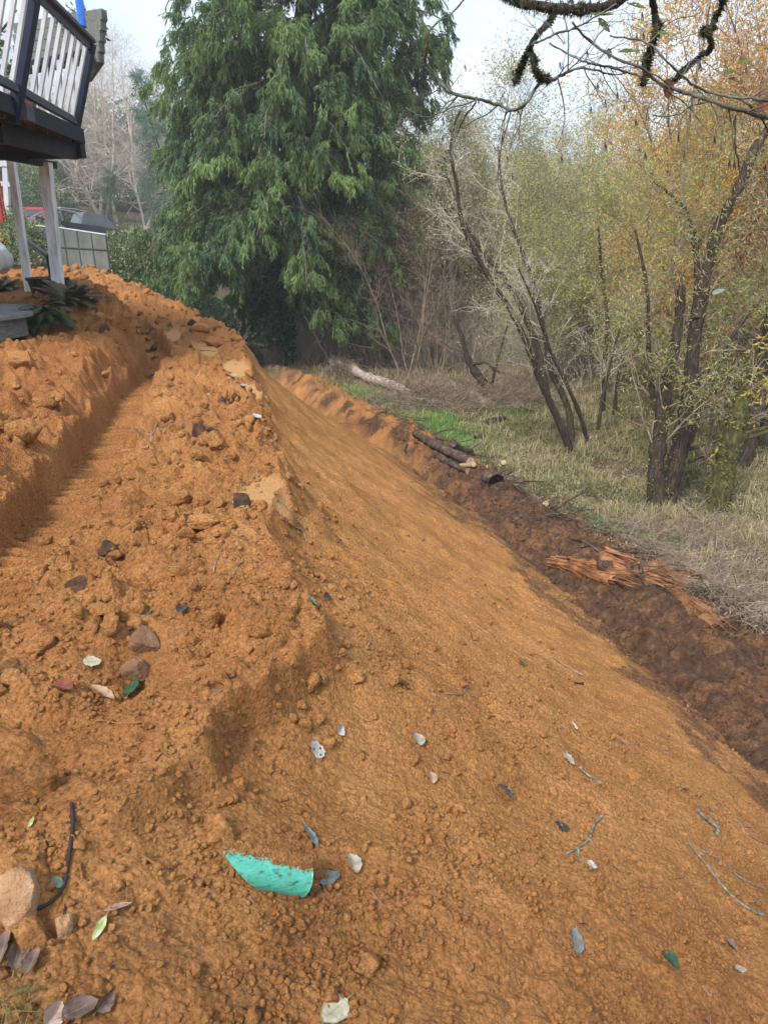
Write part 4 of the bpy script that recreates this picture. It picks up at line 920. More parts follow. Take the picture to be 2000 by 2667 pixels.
def wavy(rng, pts, n, amp, r0, r1):
    s_ = spline(pts, n); s_ = s_+amp*np.cumsum(rng.normal(size=s_.shape), 0)*.3; return s_[None], np.linspace(r0, r1, n)[None]

# ================================================================== THE BIG CEDAR
def cedar():
    rng = np.random.default_rng(5); bx, by = -4.75, 29.5; bz = float(zero([bx], [by])[0])-.2
    t = thing('cedar_tree', 'huge drooping green cedar with an ivy covered trunk in the middle of the view', 'tree', (bx, by, bz))
    H = 21.5; bx0 = bx; tr = np.array([(bx+.165*z+.15*math.sin(z*.4), by+.1*math.cos(z*.5), bz+z) for z in np.linspace(0, H, 16)])
    m = MB(); m.tubes(tr[None], (np.array([1.0, .62]+list(np.linspace(.55, .04, 14))))[None], 14); m.obj('trunk', M['bark'], t, True)
    nb = 290; hz = np.sort(2.8+(H-3.2)*rng.random(nb)**1.2); az = rng.uniform(0, 2*math.pi, nb); az = np.where((hz < 4.4) & (np.abs(az-4.5) < .75), az+math.pi, az)
    Rr = I(hz, [2.4, 4, 6, 9, 12, 15, 18, 21.5], [4.2, 5.0, 5.2, 5.1, 4.9, 4.3, 2.7, .4])*rng.uniform(.74, 1.08, nb)
    n = 9; u = np.linspace(0, 1, n); rad = np.stack([np.cos(az), np.sin(az), 0*az], -1)
    sag = rng.uniform(.25, .6, nb)*I(hz, [2.5, 8, 21], [1.2, 1, .5])
    out_ = Rr[:, None]*u[None]**.9; zz = hz[:, None]+(.9*u[None]-1.0*u[None]**2*1.5)*Rr[:, None]*sag[:, None]
    Pn = np.array([bx, by, bz])+rad[:, None, :]*out_[..., None]+np.array([0, 0, 1])*zz[..., None]+np.array([.165, 0, 0])*hz[:, None, None]; Pn = Pn+.05*np.cumsum(rng.normal(size=Pn.shape), 1)
    Rn = .055*(Rr/5)[:, None]*np.linspace(1, .2, n)[None]; m = MB(); m.tubes(Pn, Rn, 5)
    Ps, Rs = spawn(rng, Pn, Rn, 15, .12, 1, 50, .6, 1.7, 6, .14, -.10, .5, .3, .35, .008); m.tubes(Ps, Rs, 3)
    # a few long bare weeping boughs
    m.obj('limbs', M['cedarbr'], t)
    mb = MB()
    # hanging sprays: a drooping axis with flat side strands
    cnt = 74000; base, dd = sample_on(rng, Ps, cnt, .4, 1, .06); b2, d2 = sample_on(rng, Pn, 6000, .03, 1, .12); base = np.concatenate([base, b2]); dd = np.concatenate([dd, d2]); cnt = len(base)
    L_ = rng.uniform(.22, .58, cnt); k = 5; d = norm(dd*.8+rng.normal(size=dd.shape)*.3); pts = [base]
    for i in range(k-1):
        d = norm(d+np.array([0, 0, -.42])+.08*rng.normal(size=d.shape)); pts.append(pts[-1]+d*(L_/(k-1))[:, None])
    A = np.stack(pts, 1); side = norm(np.cross(d, rng.normal(size=d.shape)))
    ws = .012
    def ribbon(p, w_, sd_):
        B, kk, _ = p.shape; W = (w_*np.linspace(1, .25, kk))[None, :, None]*sd_[:, None, :]; V = np.stack([p-W, p+W], 2).reshape(-1, 3); idx = np.arange(B*kk*2).reshape(B, kk, 2)
        q = np.stack([idx[:, :-1, 0], idx[:, :-1, 1], idx[:, 1:, 1], idx[:, 1:, 0]], -1).reshape(-1, 4); mb.add(V, q)
    ribbon(A, ws, side)
    ns = 15
    for j in range(ns):
        uu = rng.uniform(.05, 1, cnt)*(k-1.001); i = uu.astype(int); f = (uu-i)[:, None]; ar = np.arange(cnt); p = A[ar, i]*(1-f)+A[ar, i+1]*f
        sg = 1 if j % 2 else -1; T = norm(A[ar, i+1]-A[ar, i]); dr = norm(T*.75+side*sg*rng.uniform(.35, .95, cnt)[:, None]+np.array([0, 0, -.22])+.15*rng.normal(size=T.shape))
        ln = (rng.uniform(.09, .23, cnt)*(1.15-.5*uu/(k-1)))[:, None]; p1 = p+dr*ln*.55; p2 = p1+norm(dr+np.array([0, 0, -.6]))*ln*.45
        ribbon(np.stack([p, p1, p2], 1), 0.017, norm(np.cross(dr, rng.normal(size=dr.shape))))
    fo = mb.obj('foliage', M['cedar'], t)
    # ivy on the trunk
    k = 5200; h = rng.uniform(.1, 6.5, k); a = rng.uniform(0, 2*math.pi, k); r = I(h, [0, 1.2, 3, 6.5], [.95, .74, .72, .6])*(1+.22*gn(a*2, h*1.3, 4))+rng.random(k)*.16
    ok = ~((h < 1.0) & (np.abs((a-4.9)) < .45)); pos = np.stack([bx+.165*h+r*np.cos(a), by+r*np.sin(a), bz+h], -1)[ok]
    mi = MB(); leaves(mi, rng, pos, .15, .9, .6, np.stack([np.cos(a), np.sin(a), 0*a], -1)[ok]*.4); mi.obj('ivy', M['ivy'], t)
    # dead bare boughs low down
    m = MB()
    for pix, Y, r0 in (([(800, 800), (850, 850), (905, 890), (975, 905)], 27.5, .045), ([(790, 820), (820, 870), (850, 930), (880, 960)], 28, .03), ([(690, 900), (640, 890), (610, 905)], 28.5, .03), ([(840, 845), (900, 830), (960, 850), (1020, 860)], 27, .025)):
        pp = np.array([P(a_, b_, Y) for a_, b_ in pix]); Pn_, Rn_ = wavy(rng, pp, 14, .03, r0, r0*.3); m.tubes(Pn_, Rn_, 5); m = MB(); m.tubes(Pn_, Rn_, 5); Pc, Rc = spawn(rng, Pn_, Rn_, 14, .1, 1, 50, .3, 1.0, 5, .2, -.08, .5); m.tubes(Pc, Rc, 3); m.obj('dead_bough', M['cedarbr'], t)
    pass
cedar()

# ================================================================== TREE KINDS FOR THE WOOD
def woodtree(kind, seed, label, group, at=(0, 0, 0)):
    rng = np.random.default_rng(seed); nm = {'khaki': 'alder_tree', 'olive': 'willow_tree', 'orange': 'willow_tree', 'pink': 'willow_tree', 'bare': 'bare_tree', 'alderbare': 'bare_tree', 'evergreen': 'evergreen_tree', 'bluegreen': 'conifer_tree'}[kind]
    t = thing(nm, label, 'tree', at, group); m = MB(); H = {'khaki': 10, 'olive': 8.5, 'orange': 11.5, 'pink': 13, 'bare': 11, 'alderbare': 17, 'evergreen': 13, 'bluegreen': 16}[kind]*rng.uniform(.92, 1.08)
    ns = {'khaki': 3, 'olive': 4, 'orange': 3, 'pink': 3, 'bare': 5, 'alderbare': 2, 'evergreen': 2, 'bluegreen': 1}[kind]
    p0 = np.array(at)+np.concatenate([rng.normal(size=(ns, 2))*.22*(ns > 1), np.full((ns, 1), -.25)], 1); d0 = np.concatenate([rng.normal(size=(ns, 2))*(.17 if ns > 1 else .02), np.ones((ns, 1))], 1)
    Pn, Rn = grow(rng, p0, d0, np.full(ns, H)*rng.uniform(.75, 1.0, ns), np.full(ns, (.045+.0075*H)*({'bare': .45, 'olive': .55, 'khaki': .7, 'orange': .7}.get(kind, 1)))*rng.uniform(.6, 1, ns), 12, .075, .03, .12)
    m.tubes(Pn, Rn, 7)
    if kind == 'bluegreen':
        P1, R1 = spawn(rng, Pn, Rn, 130, .08, 1, 82, 3.2, 4.2, 6, .06, -.03, .3, .3, .9, .01); m.tubes(P1, R1, 3); P2, R2 = spawn(rng, P1, R1, 6, .1, 1, 50, .5, 1.1, 4, .12, -.18, .5, .3, .4, .006)
    else:
        up = {'khaki': .05, 'olive': .04, 'orange': .05, 'pink': .07, 'bare': .07, 'alderbare': .03, 'evergreen': .02}[kind]
        P1, R1 = spawn(rng, Pn, Rn, {'alderbare': 34, 'bare': 18}.get(kind, 22), .12, .98, 46, .22*H, .36*H, 9, .13, up, .5, .2, .62, .008); m.tubes(P1, R1, 4)
        P2, R2 = spawn(rng, P1, R1, {'alderbare': 11, 'bare': 8}.get(kind, 8), .15, 1, 44, .07*H, .16*H, 6, .17, up if kind != 'alderbare' else -.05, .55, .3, .4, .006); m.tubes(P2, R2, 3)
        if kind in ('bare', 'alderbare', 'khaki'):
            P3, R3 = spawn(rng, P2, R2, 4 if kind == 'alderbare' else 3, .2, 1, 42, .3, .9, 4, .2, -.10 if kind == 'alderbare' else .05, .6, .4, .3, .0045); m.tubes(P3, R3, 3)
    bm_ = {'bare': 'twigbrown', 'alderbare': 'bareTwig', 'khaki': 'barkpale', 'bluegreen': 'bark', 'evergreen': 'bark', 'olive': 'barkpale', 'orange': 'barkpale', 'pink': 'barkpale'}.get(kind, 'bark')
    m.obj('trunk', M[bm_], t)
    mb = MB()
    n_, sz, asp, jit, mt = {'khaki': (24000, .08, .6, .22, 'khaki'), 'olive': (19000, .085, .36, .22, 'olive'), 'orange': (19000, .125, .27, .22, 'orange'), 'pink': (12000, .14, .22, .25, 'pink'), 'bare': (700, .05, .5, .1, 'tanseed'), 'alderbare': (4200, .10, .35, .25, 'tanseed'), 'evergreen': (26000, .13, .55, .28, 'evergreen'), 'bluegreen': (30000, .15, .3, .12, 'bluegreen')}[kind]
    pos, dd = sample_on(rng, P2, n_, .1, 1, jit)
    # uneven crown: thin some clumps out
    c = gn(pos[:, 0]*.9, pos[:, 2]*.9, seed)+gn(pos[:, 1]*.9, pos[:, 2]*1.3, seed+3); pos = pos[c > -.55*rng.random(len(pos))-.1]
    leaves(mb, rng, pos, sz, asp, .5); mb.obj('crown', M[mt], t)
    return t
G_WOOD = 'slender leafy trees making up the wood beyond the marsh'
def plant(kind, label, group, spots, seeds):
    protos = []
    for i, (x, y, rz, sc) in enumerate(spots):
        z = float(zero([x], [y])[0]); k = i % len(seeds)
        if len(protos) <= k:
            o = woodtree(kind, seeds[k], label, group); protos.append(o); o.location = (x, y, z); o.rotation_euler = (0, 0, rz); o.scale = (sc,)*3
        else: o = copy_thing(protos[k], (x, y, z), rz, sc)
        if len(spots) < 13: o['label'] = ORD[sorted(range(len(spots)), key=lambda j: spots[j][0]/spots[j][1]).index(i)]+' '+label
rt = np.random.default_rng(23)
def spread(n, x0, x1, y0, y1, s0=.85, s1=1.15, sep=2.4):
    out_ = []; tries = 0
    while len(out_) < n and tries < 4000:
        tries += 1; y = rt.uniform(y0, y1); x = rt.uniform(x0, x1)
        if all((x-a)**2+(y-b)**2 > sep*sep for a, b, _, _ in out_): out_.append((x, y, rt.uniform(0, 6.28), rt.uniform(s0, s1)))
    return out_
# placement by azimuth: pixel column range and distance
def fan(n, c0, c1, y0, y1, s0=.85, s1=1.15, sep=1.0):
    out_ = []; tries = 0
    while len(out_) < n and tries < 4000:
        tries += 1; y = rt.uniform(y0, y1); x = rt.uniform(c0, c1)/1950*y
        if all((x-a)**2+(y-b)**2 > sep*sep for a, b, _, _ in out_): out_.append((x, y, rt.uniform(0, 6.28), rt.uniform(s0, s1)))
    return out_
plant('khaki', 'slender alder with a fine pale khaki crown in the wood beyond the marsh', G_WOOD, fan(38, -120, 1250, 29, 44, .85, 1.15, 1.9), (101, 102, 103, 104))
plant('olive', 'low willow with small yellow green leaves in the thicket at the marsh edge', 'low green willows at the marsh edge', fan(17, 420, 1250, 23, 31, .62, 1.0, 1.5), (111, 112, 113))
plant('orange', 'of the golden orange leaved willows on the right', 'golden orange willows on the right', fan(9, 860, 1200, 17.5, 24, .85, 1.0, 1.2), (121, 122))
plant('pink', 'of the tall sparse salmon leaved willows at the top right', 'salmon leaved willows at the top right', fan(4, 1040, 1260, 15, 20, .95, 1.05, 1.1), (131,))
plant('bare', 'leafless brown thin stemmed tree in the brushy part of the wood', 'leafless thin trees in the brush', fan(20, -60, 560, 26, 44, .55, .9, 1.3), (141, 142))
plant('alderbare', 'of the bare tan alders behind the parked cars', 'bare tan alders behind the cars', [(x_, y_, r_, s_) for x_, y_, r_, s_ in ((-29.5, 73, 0, 1.0), (-25.5, 70, 1, 1.05), (-27.5, 78, 2, 1.1), (-22.5, 72, 3, .95), (-33, 76, 4, 1.05), (-20, 75, 5, .95), (-24, 80, 2.5, 1.12), (-31, 84, .6, 1.2), (-18, 82, 1.7, 1.0), (-36, 80, 2.2, 1.1))], (151, 152))
plant('evergreen', 'of the dark leafy evergreens behind the parked cars', 'dark evergreens behind the cars', [(-24, 66, 0, .42), (-20, 67, 1, .45), (-28, 69, 2, .5), (-34, 70, 3, .72), (-16.5, 64, 4, .5), (-38, 74, 5, .8), (-13, 62, .5, .6), (-22.5, 88, 1.5, 1.0), (-30, 64, 3, .4), (-12, 70, 2.2, .8), (-41, 66, 1.1, .75)], (161, 162))
plant('bluegreen', 'of the blue green conifers behind the cedar', 'conifers behind the cedar', [(-15.5, 58, 0, .92), (-10.5, 62, 1, .85), (-19, 92, 2, 1.15)], (171,))
# distant tree masses
def farmass(name, label, pts, h, n, mat, seed, sz=.5):
    rng = np.random.default_rng(seed); mb = MB(); a = rng.integers(0, len(pts), n); c = np.array(pts)[a]; r = rng.uniform(2.0, 4.0, len(pts))[a]
    v = rng.normal(size=(n, 3)); v = norm(v)*(rng.random(n)**.35)[:, None]; hh = (h*rng.uniform(.75, 1.15, len(pts)))[a]
    pos = np.stack([c[:, 0]+v[:, 0]*r, c[:, 1]+v[:, 1]*r, hh*.5*(1+v[:, 2])], -1); pos[:, 2] += zero(c[:, 0], c[:, 1]); leaves(mb, rng, pos, sz, .6, .1)
    return tag(mb.obj(name, mat), label, 'wood', kind='stuff')
farmass('distant_wood', 'hazy far wood closing the gap behind the marsh trees', [(x_, 62+12*math.sin(x_)) for x_ in np.linspace(-5, 60, 30)], 9.5, 70000, M['khaki'], 8, .30)
farmass('distant_evergreens', 'dark far wood behind the bare alders', [(x_, 96+6*math.sin(x_*2)) for x_ in np.linspace(-70, -10, 44)], 12, 100000, M['evergreen'], 9, .55)

# ================================================================== BRUSH, REEDS, GRASS
def brush():
    rng = np.random.default_rng(31); mb = MB(); n = 9500
    y = rng.uniform(21, 36, n); x = (rng.uniform(-330, 1200, n))/1950*y; ok = y > 29.5-.28*(x+1.5); x, y = x[ok], y[ok]; n = len(x)
    den = fbm(x*.6, y*.6, 2, 301); ok = den > -.35; x, y = x[ok], y[ok]; n = len(x)
    p0 = np.stack([x, y, zero(x, y)-.05], -1); Ln = rng.uniform(.7, 3.0, n)*(.8+.4*gn(x*.4, y*.4, 302)); Pn, Rn = grow(rng, p0, np.concatenate([rng.normal(size=(n, 2))*.22, np.ones((n, 1))], 1), Ln, np.full(n, .011), 4, .10, .02, .3); mb.tubes(Pn, Rn, 3)
    k = rng.integers(0, n, 9000); Pc, Rc = spawn(rng, Pn[k], Rn[k], 2, .3, .95, 38, .25, .9, 3, .15, .08, .7, .5); mb.tubes(Pc, Rc, 3)
    tag(mb.obj('brush_stems', M['bareTwig']), 'dense thicket of thin tan and brown stems at the edge of the wood', 'brush', kind='stuff')
    mb = MB(); n = 6500; y = rng.uniform(27, 37, n); x = rng.uniform(-260, 560, n)/1950*y; ok = (y > 29.5-.28*(x+1.5)) & (fbm(x*.7, y*.7, 2, 303) > -.3); x, y = x[ok], y[ok]; n = len(x); p0 = np.stack([x, y, zero(x, y)], -1); Pn, Rn = grow(rng, p0, np.concatenate([rng.normal(size=(n, 2))*.28, np.ones((n, 1))], 1), rng.uniform(1.0, 3.8, n), np.full(n, .009), 5, .14, .03, .3); mb.tubes(Pn, Rn, 3); k = rng.integers(0, n, 5000); Pc, Rc = spawn(rng, Pn[k], Rn[k], 2, .3, .95, 38, .3, 1.2, 3, .15, .08, .7, .5); mb.tubes(Pc, Rc, 3)
    tag(mb.obj('pale_brush_stems', M['bareTwig']), 'pinkish pale upright stems of leafless brush behind the fallen logs', 'brush', kind='stuff')
    mb = MB(); n = 80000; y = rng.uniform(20, 36, n); x = (rng.uniform(-200, 1200, n))/1950*y; ok = y > 29-.28*(x+1.5); x, y = x[ok], y[ok]; n = len(x); z = zero(x, y)+rng.random(n)**1.3*4.2; c = fbm(x*.7, z*.9, 3, 305); ok = c > -.1; leaves(mb, rng, np.stack([x, y, z], -1)[ok], .075, .45, .2)
    tag(mb.obj('undergrowth_leaves', M['khaki']), 'small olive leaves of the undergrowth below the wood', 'undergrowth', kind='stuff')
brush()
def grasses():
    rng = np.random.default_rng(37)
    def area(n, y0, y1, c0, c1, emin=1.75):
        y = y0*(y1/y0)**rng.random(n); x = rng.uniform(c0, c1, n)/1850*y; s, t = st(x, y); ok = t-prof(s)[2]+.25*fbm(x*1.3, y*1.3, 2, 310) > emin; return x[ok], y[ok]
    mb = MB(); x, y = area(120000, 6.3, 30, -420, 1400); d = fbm(x*.9, y*.9, 3, 311); ok = (d > -.35) ; x, y, d = x[ok], y[ok], d[ok]
    blades(mb, rng, np.stack([x, y, zero(x, y)-.02], -1), .18+.30*ss(d, -.2, .6), .010+.0004*y, 1.0, .75); tag(mb.obj('dry_grass', M['drygrass']), 'matted dry straw coloured marsh grass between the trees', 'grass', kind='stuff')
    mb = MB(); x, y = area(100000, 6.5, 26, -300, 1300, 1.6); d = fbm(x*.7+9, y*.7, 3, 313); ok = d > .0; x, y = x[ok], y[ok]
    blades(mb, rng, np.stack([x, y, zero(x, y)-.02], -1), .22, .011+.0004*y, .8, .6); tag(mb.obj('marsh_grass', M['olivegrass']), 'olive green marsh grass mixed with the dry straw', 'grass', kind='stuff')
    mb = MB()
    for (px, py, rx, ry, n, h) in ((1120, 1108, 80, 34, 2800, .26), (1175, 1140, 95, 32, 2800, .18), (1095, 1125, 40, 20, 1200, .14), (1050, 1060, 45, 18, 2500, .22), (960, 1025, 50, 12, 2000, .25), (1620, 1375, 110, 26, 4500, .12), (1400, 1335, 130, 20, 3000, .12), (1730, 1420, 60, 30, 1800, .12), (1560, 1385, 50, 16, 1500, .14), (1310, 1070, 60, 25, 1800, .2)):
        g = G(px, py); g1 = G(px+rx, py); g2 = G(px, py-ry); ax = np.linalg.norm(g1-g)*.5; ay = abs(g2[1]-g[1])*.55
        x = g[0]+rng.normal(size=n)*ax; y = g[1]+rng.normal(size=n)*ay; s, t = st(x, y); ok = t-prof(s)[2] > 1.55; x, y = x[ok], y[ok]
        blades(mb, rng, np.stack([x, y, zero(x, y)-.01], -1), h, .011+.0003*g[1], .9, .5)
    tag(mb.obj('green_grass', M['greengrass']), 'fresh bright green grass patches beside the fallen logs', 'grass', kind='stuff')
    # little tufts at the deck and at the photographer's feet
    mb = MB(); n = 420; c = G(20, 838); x = c[0]+rng.normal(size=n)*.22; y = c[1]+rng.normal(size=n)*.10; blades(mb, rng, np.stack([x, y, zero(x, y)-.01], -1), .17, .008, .8, .5)
    tag(mb.obj('grass_tuft', M['greengrass']), 'bright green grass tuft below the wooden landing', 'grass tuft')
    mb = MB(); n = 90; c = G(40, 2615); x = c[0]+rng.normal(size=n)*.03; y = c[1]+rng.normal(size=n)*.03; blades(mb, rng, np.stack([x, y, zero(x, y)-.005], -1), .07, .0022, 1.2, .7)
    tag(mb.obj('grass_tuft', M['olivegrass']), 'thin wiry grass tuft among the brown leaves at the bottom left corner', 'grass tuft')
    # leaf litter
    mb = MB(); x, y = area(24000, 6.3, 17, 250, 1350, 1.3); leaves(mb, rng, np.stack([x, y, zero(x, y)+.015+.05*rng.random(len(x))], -1), .085, .25, 0); tag(mb.obj('leaf_litter', M['deadleaf']), 'pale fallen willow leaves littering the marsh edge', 'leaf litter', kind='stuff')
    mb = MB(); n = 5200; y = rng.uniform(6.2, 11.5, n); x = rng.uniform(560, 1150, n)/1850*y; s, t = st(x, y); e = t-prof(s)[2]; ok = (e > 1.35) & (e < 4) & (rng.random(n) < ss(x, 3.0, 4.2)*1.0); x, y = x[ok], y[ok]; n = len(x)
    p0 = np.stack([x, y, zero(x, y)+rng.random(n)*.22], -1); Pn, Rn = grow(rng, p0, np.concatenate([rng.normal(size=(n, 2)), rng.normal(size=(n, 1))*.35], 1), rng.uniform(.2, .9, n), rng.uniform(.002, .007, n), 5, .25, 0, .4); mb.tubes(Pn, Rn, 3)
    tag(mb.obj('brush_heap', M['twigbrown']), 'tangled heap of thin cut twigs at the right edge of the dark soil', 'brush heap', kind='stuff')
    mb = MB(); n = 2200; k = G(1140, 1050); x = k[0]+rng.normal(size=n)*1.5+.6; y = k[1]+rng.normal(size=n)*.9; s, t = st(x, y); ok = t-prof(s)[2] > 1.6; x, y = x[ok], y[ok]; n = len(x)
    p0 = np.stack([x, y, zero(x, y)+rng.random(n)*.35], -1); Pn, Rn = grow(rng, p0, np.concatenate([rng.normal(size=(n, 2)), rng.normal(size=(n, 1))*.4+.2], 1), rng.uniform(.4, 1.8, n), rng.uniform(.004, .010, n), 5, .2, 0, .4); mb.tubes(Pn, Rn, 3)
    tag(mb.obj('branch_heap', M['twigbrown']), 'grey heap of dead branches between the fallen pale logs', 'branch heap', kind='stuff')
grasses()
def pile():
    rng = np.random.default_rng(91); m = MB(); n = 900; s = rng.uniform(7, 17.5, n); tt = prof(s)[2]; e = rng.normal(.95, .38, n); t = tt+e; c = fbm(s*1.1, t*1.1, 2, 401); ok = (c > -.15) & (e > .1); s, t = s[ok], t[ok]; x, y = xy(s, t); n = len(x)
    p0 = np.stack([x, y, gz(x, y)+.02+.10*rng.random(n)*(s > 11)], -1); d = rng.normal(size=(n, 3)); d[:, 2] *= .22; d[:, 0] += .5; d[:, 1] -= .6; L_ = .12*(7)**rng.random(n)
    Pn, Rn = grow(rng, p0, d, L_, .004+.018*rng.random(n)**2.5*(L_ > .25), 6, .12, 0, .5); m.tubes(Pn, Rn, 6); tag(m.obj('root_and_branch_debris', M['logdark']), 'dark jumble of roots and broken branches along the far edge of the lower track', 'debris', kind='stuff')
pile()

# ================================================================== INDIVIDUAL TREES AT THE MARSH EDGE
def stemtree(name, label, stems, base, mat, sub=(10, .6, 1.8), leaf=None, seed=1, twig='twigbrown', moss=None):
    rng = np.random.default_rng(seed); t = thing(name, label, 'tree', base); m = MB(); tw = MB(); lv = MB()
    for (pix, Y0, Y1, r0, r1) in stems:
        k = len(pix); pp = np.array([P(a, b, Y0+(Y1-Y0)*i/(k-1)) for i, (a, b) in enumerate(pix)]); Pn, Rn = wavy(rng, pp, k*5, .012, r0, r1); Rn = Rn*(1+.10*rng.normal(size=Rn.shape)); m.tubes(Pn, Rn, 10)
        P1, R1 = spawn(rng, Pn, Rn, sub[0]*2, .25, 1, 44, sub[1], sub[2], 9, .14, .05, .15, .3, .3, .007); R1 = np.minimum(R1, .02); tw.tubes(P1, R1, 4)
        P2, R2 = spawn(rng, P1, R1, 7, .15, 1, 42, sub[1]*.4, sub[2]*.45, 6, .2, .02, .55, .35, .3, .004); tw.tubes(P2, R2, 3)
        P3, R3 = spawn(rng, P2, R2, 2, .2, 1, 42, .1, .45, 4, .2, 0, .6, .4, .3, .0028); tw.tubes(P3, R3, 3)
        if leaf: pos, _ = sample_on(rng, P2, leaf[1], .2, 1, .08); leaves(lv, rng, pos, leaf[2], leaf[3], .5)
    m.obj('trunk', M[mat], t, True); tw.obj('twigs', M[twig], t)
    if leaf: lv.obj('leaves', M[leaf[0]], t)
    if moss:
        V = np.concatenate(m.V); V = V[(V[:, 2] < V[:, 2].min()+moss[0])]; p = V[rng.integers(0, len(V), moss[1])]+rng.normal(size=(moss[1], 3))*np.array([.02, .02, .05]); hh = p[:, 2]-V[:, 2].min(); p = p[(rng.random(len(p)) > hh/moss[0]*.8) & (gn(p[:, 0]*5, p[:, 2]*3, 4) > -.15)]
        mo = MB(); leaves(mo, rng, p, .045, .8, 0); mo.obj('moss', M['mossgreen'], t)
    return t
b = G(1488, 1178)
stemtree('leaning_alder', 'leaning many stemmed leafless tree with dark lichened bark at the marsh edge', [
    ([(1490, 1185), (1450, 1090), (1415, 1010), (1380, 920), (1340, 830), (1260, 700), (1210, 600), (1190, 480), (1176, 400), (1186, 330), (1205, 290)], 16, 15, .10, .02),
    ([(1487, 1165), (1478, 1060), (1432, 960), (1415, 860), (1382, 720), (1330, 580), (1305, 480), (1298, 380)], 16.2, 17.2, .085, .02),
    ([(1425, 1030), (1398, 900), (1330, 750), (1225, 610), (1160, 450)], 15.8, 16.6, .08, .02),
    ([(1530, 1150), (1502, 1060), (1440, 930), (1395, 800), (1350, 700)], 16.5, 15.5, .055, .015),
    ([(1555, 1120), (1570, 1020), (1600, 900), (1640, 780)], 17, 17.5, .05, .015)], b, 'bark', (9, .5, 2.0), ('khaki', 500, .05, .5), 61, 'bareTwig')
b = G(1725, 1312)
stemtree('old_willow', 'big twin trunked willow with dark furrowed bark and a mossy foot', [
    ([(1712, 1325), (1706, 1220), (1716, 1120), (1730, 1000), (1758, 880), (1768, 750)], 12.6, 12.9, .17, .07),
    ([(1735, 1310), (1760, 1180), (1780, 1080), (1798, 950), (1812, 830), (1842, 700), (1872, 590), (1925, 490), (1962, 400), (2015, 320)], 12.8, 13.4, .16, .075),
    ([(1765, 1230), (1800, 1130), (1840, 1020), (1890, 900), (1960, 800)], 13.1, 14, .07, .03),
    ([(1700, 1040), (1684, 900), (1682, 760), (1650, 600)], 12.9, 13.3, .05, .02),
    ([(1812, 830), (1815, 700), (1790, 560), (1700, 470)], 13, 14.2, .08, .02)], b, 'bark', (10, .8, 2.6), ('olive', 2200, .09, .26), 63, 'twigbrown', (1.5, 2600))
b = G(1868, 1315)
stemtree('mossy_stump_trunk', 'leaning broken trunk coated in yellow green moss right of the twin trunked willow', [([(1864, 1325), (1882, 1250), (1905, 1160), (1930, 1070), (1952, 1015)], 12.3, 12.6, .21, .15)], b, 'barkmoss', (4, .5, 1.6), ('yellowleaf', 90, .13, .3), 65, 'twigbrown', (2.6, 3200))
b = G(1935, 1235)
stemtree('background_trunk', 'darker slanting trunk behind the mossy broken trunk', [([(1930, 1240), (1950, 1150), (1975, 1000), (2000, 850), (2030, 700)], 15, 15.5, .17, .10)], b, 'bark', (8, .6, 2), ('olive', 1200, .08, .3), 67)
b = G(1585, 1060)
stemtree('thin_alder', 'upright thin dark stemmed tree between the leaning tree and the willow', [([(1568, 1070), (1572, 960), (1580, 840), (1565, 700), (1555, 560)], 18, 18, .07, .02), ([(1600, 1080), (1612, 960), (1640, 850)], 18, 18.4, .05, .02)], b, 'bark', (8, .6, 2), ('khaki', 1600, .06, .5), 69)
b = G(1265, 1000)
stemtree('curved_alder', 'low bent dark tree arching over the brush behind the pale logs', [([(1262, 1000), (1232, 960), (1212, 920), (1200, 870), (1180, 820)], 22, 22, .14, .04), ([(1225, 950), (1262, 945), (1300, 970)], 22, 21.5, .06, .03), ([(1280, 1000), (1300, 920), (1320, 850)], 22.5, 22, .05, .02)], b, 'bark', (8, .5, 2), None, 71)
b = G(1180, 800)
stemtree('pale_trunk_tree', 'straight pale grey trunk showing between the cedar and the leaning tree', [([(1180, 830), (1176, 740), (1172, 640), (1166, 540), (1162, 440)], 29, 29, .16, .06)], (P(1180, 830, 29)), 'barkpale', (8, .6, 2), ('khaki', 1200, .06, .5), 73, 'bareTwig')

# ---- poles and logs
def log(pix, w0, w1, mat, label, name='fallen_log', cat='log', lift=.6, ends='cutwood', k=12, Ys=None, rough=.13, hollow=False, kids_=None):
    pts = [G(*q) for q in pix] if Ys is None else [P(q[0], q[1], Y) for q, Y in zip(pix, Ys)]
    pts = np.array(pts); dist = np.linalg.norm(pts.mean(0)); sc = dist/1850; rng = np.random.default_rng(int(pix[0][0]))
    n = max(10, len(pts)*6); sp_ = spline(pts, n); r = np.linspace(w0, w1, n)*sc/2
    if Ys is None: zl = zero(sp_[:, 0], sp_[:, 1]); sp_[:, 2] = np.polyval(np.polyfit(np.arange(n), zl, 2), np.arange(n))+r*lift
    r = r*(1+rough*rng.normal(size=n)); m = MB(); m.tubes(sp_, r, k); V = m.V[0].reshape(n, k, 3); c = sp_[:, None, :]
    V = c+(V-c)*(1+.13*gn(np.arange(k)[None]*1.7+0*np.arange(n)[:, None], np.arange(n)[:, None]*.5, 9))[..., None]; m.V[0] = V.reshape(-1, 3)
    o = m.obj(name, M[mat], smooth=True); tag(o, label, cat)
    for e, idx in ((0, 1), (n-1, n-2)):
        mm = MB(); ring = V[e]; ctr = ring.mean(0); ax = norm(sp_[e]-sp_[idx])
        inner = ctr+(ring-ctr)*.62; dep = inner-ax*(.12 if hollow else -.004); vv = np.vstack([ring+ax*.003, inner+ax*.006, dep, ctr[None]-ax*(.12 if hollow else -.006)])
        q = [[j, (j+1) % k, k+(j+1) % k, k+j] for j in range(k)]+[[k+j, k+(j+1) % k, 2*k+(j+1) % k, 2*k+j] for j in range(k)]; T = [[2*k+j, 2*k+(j+1) % k, 3*k] for j in range(k)]
        mm.add(vv, q, T); mm.obj('cut_end', M['hollow_shade' if hollow else ends], o)
    return o
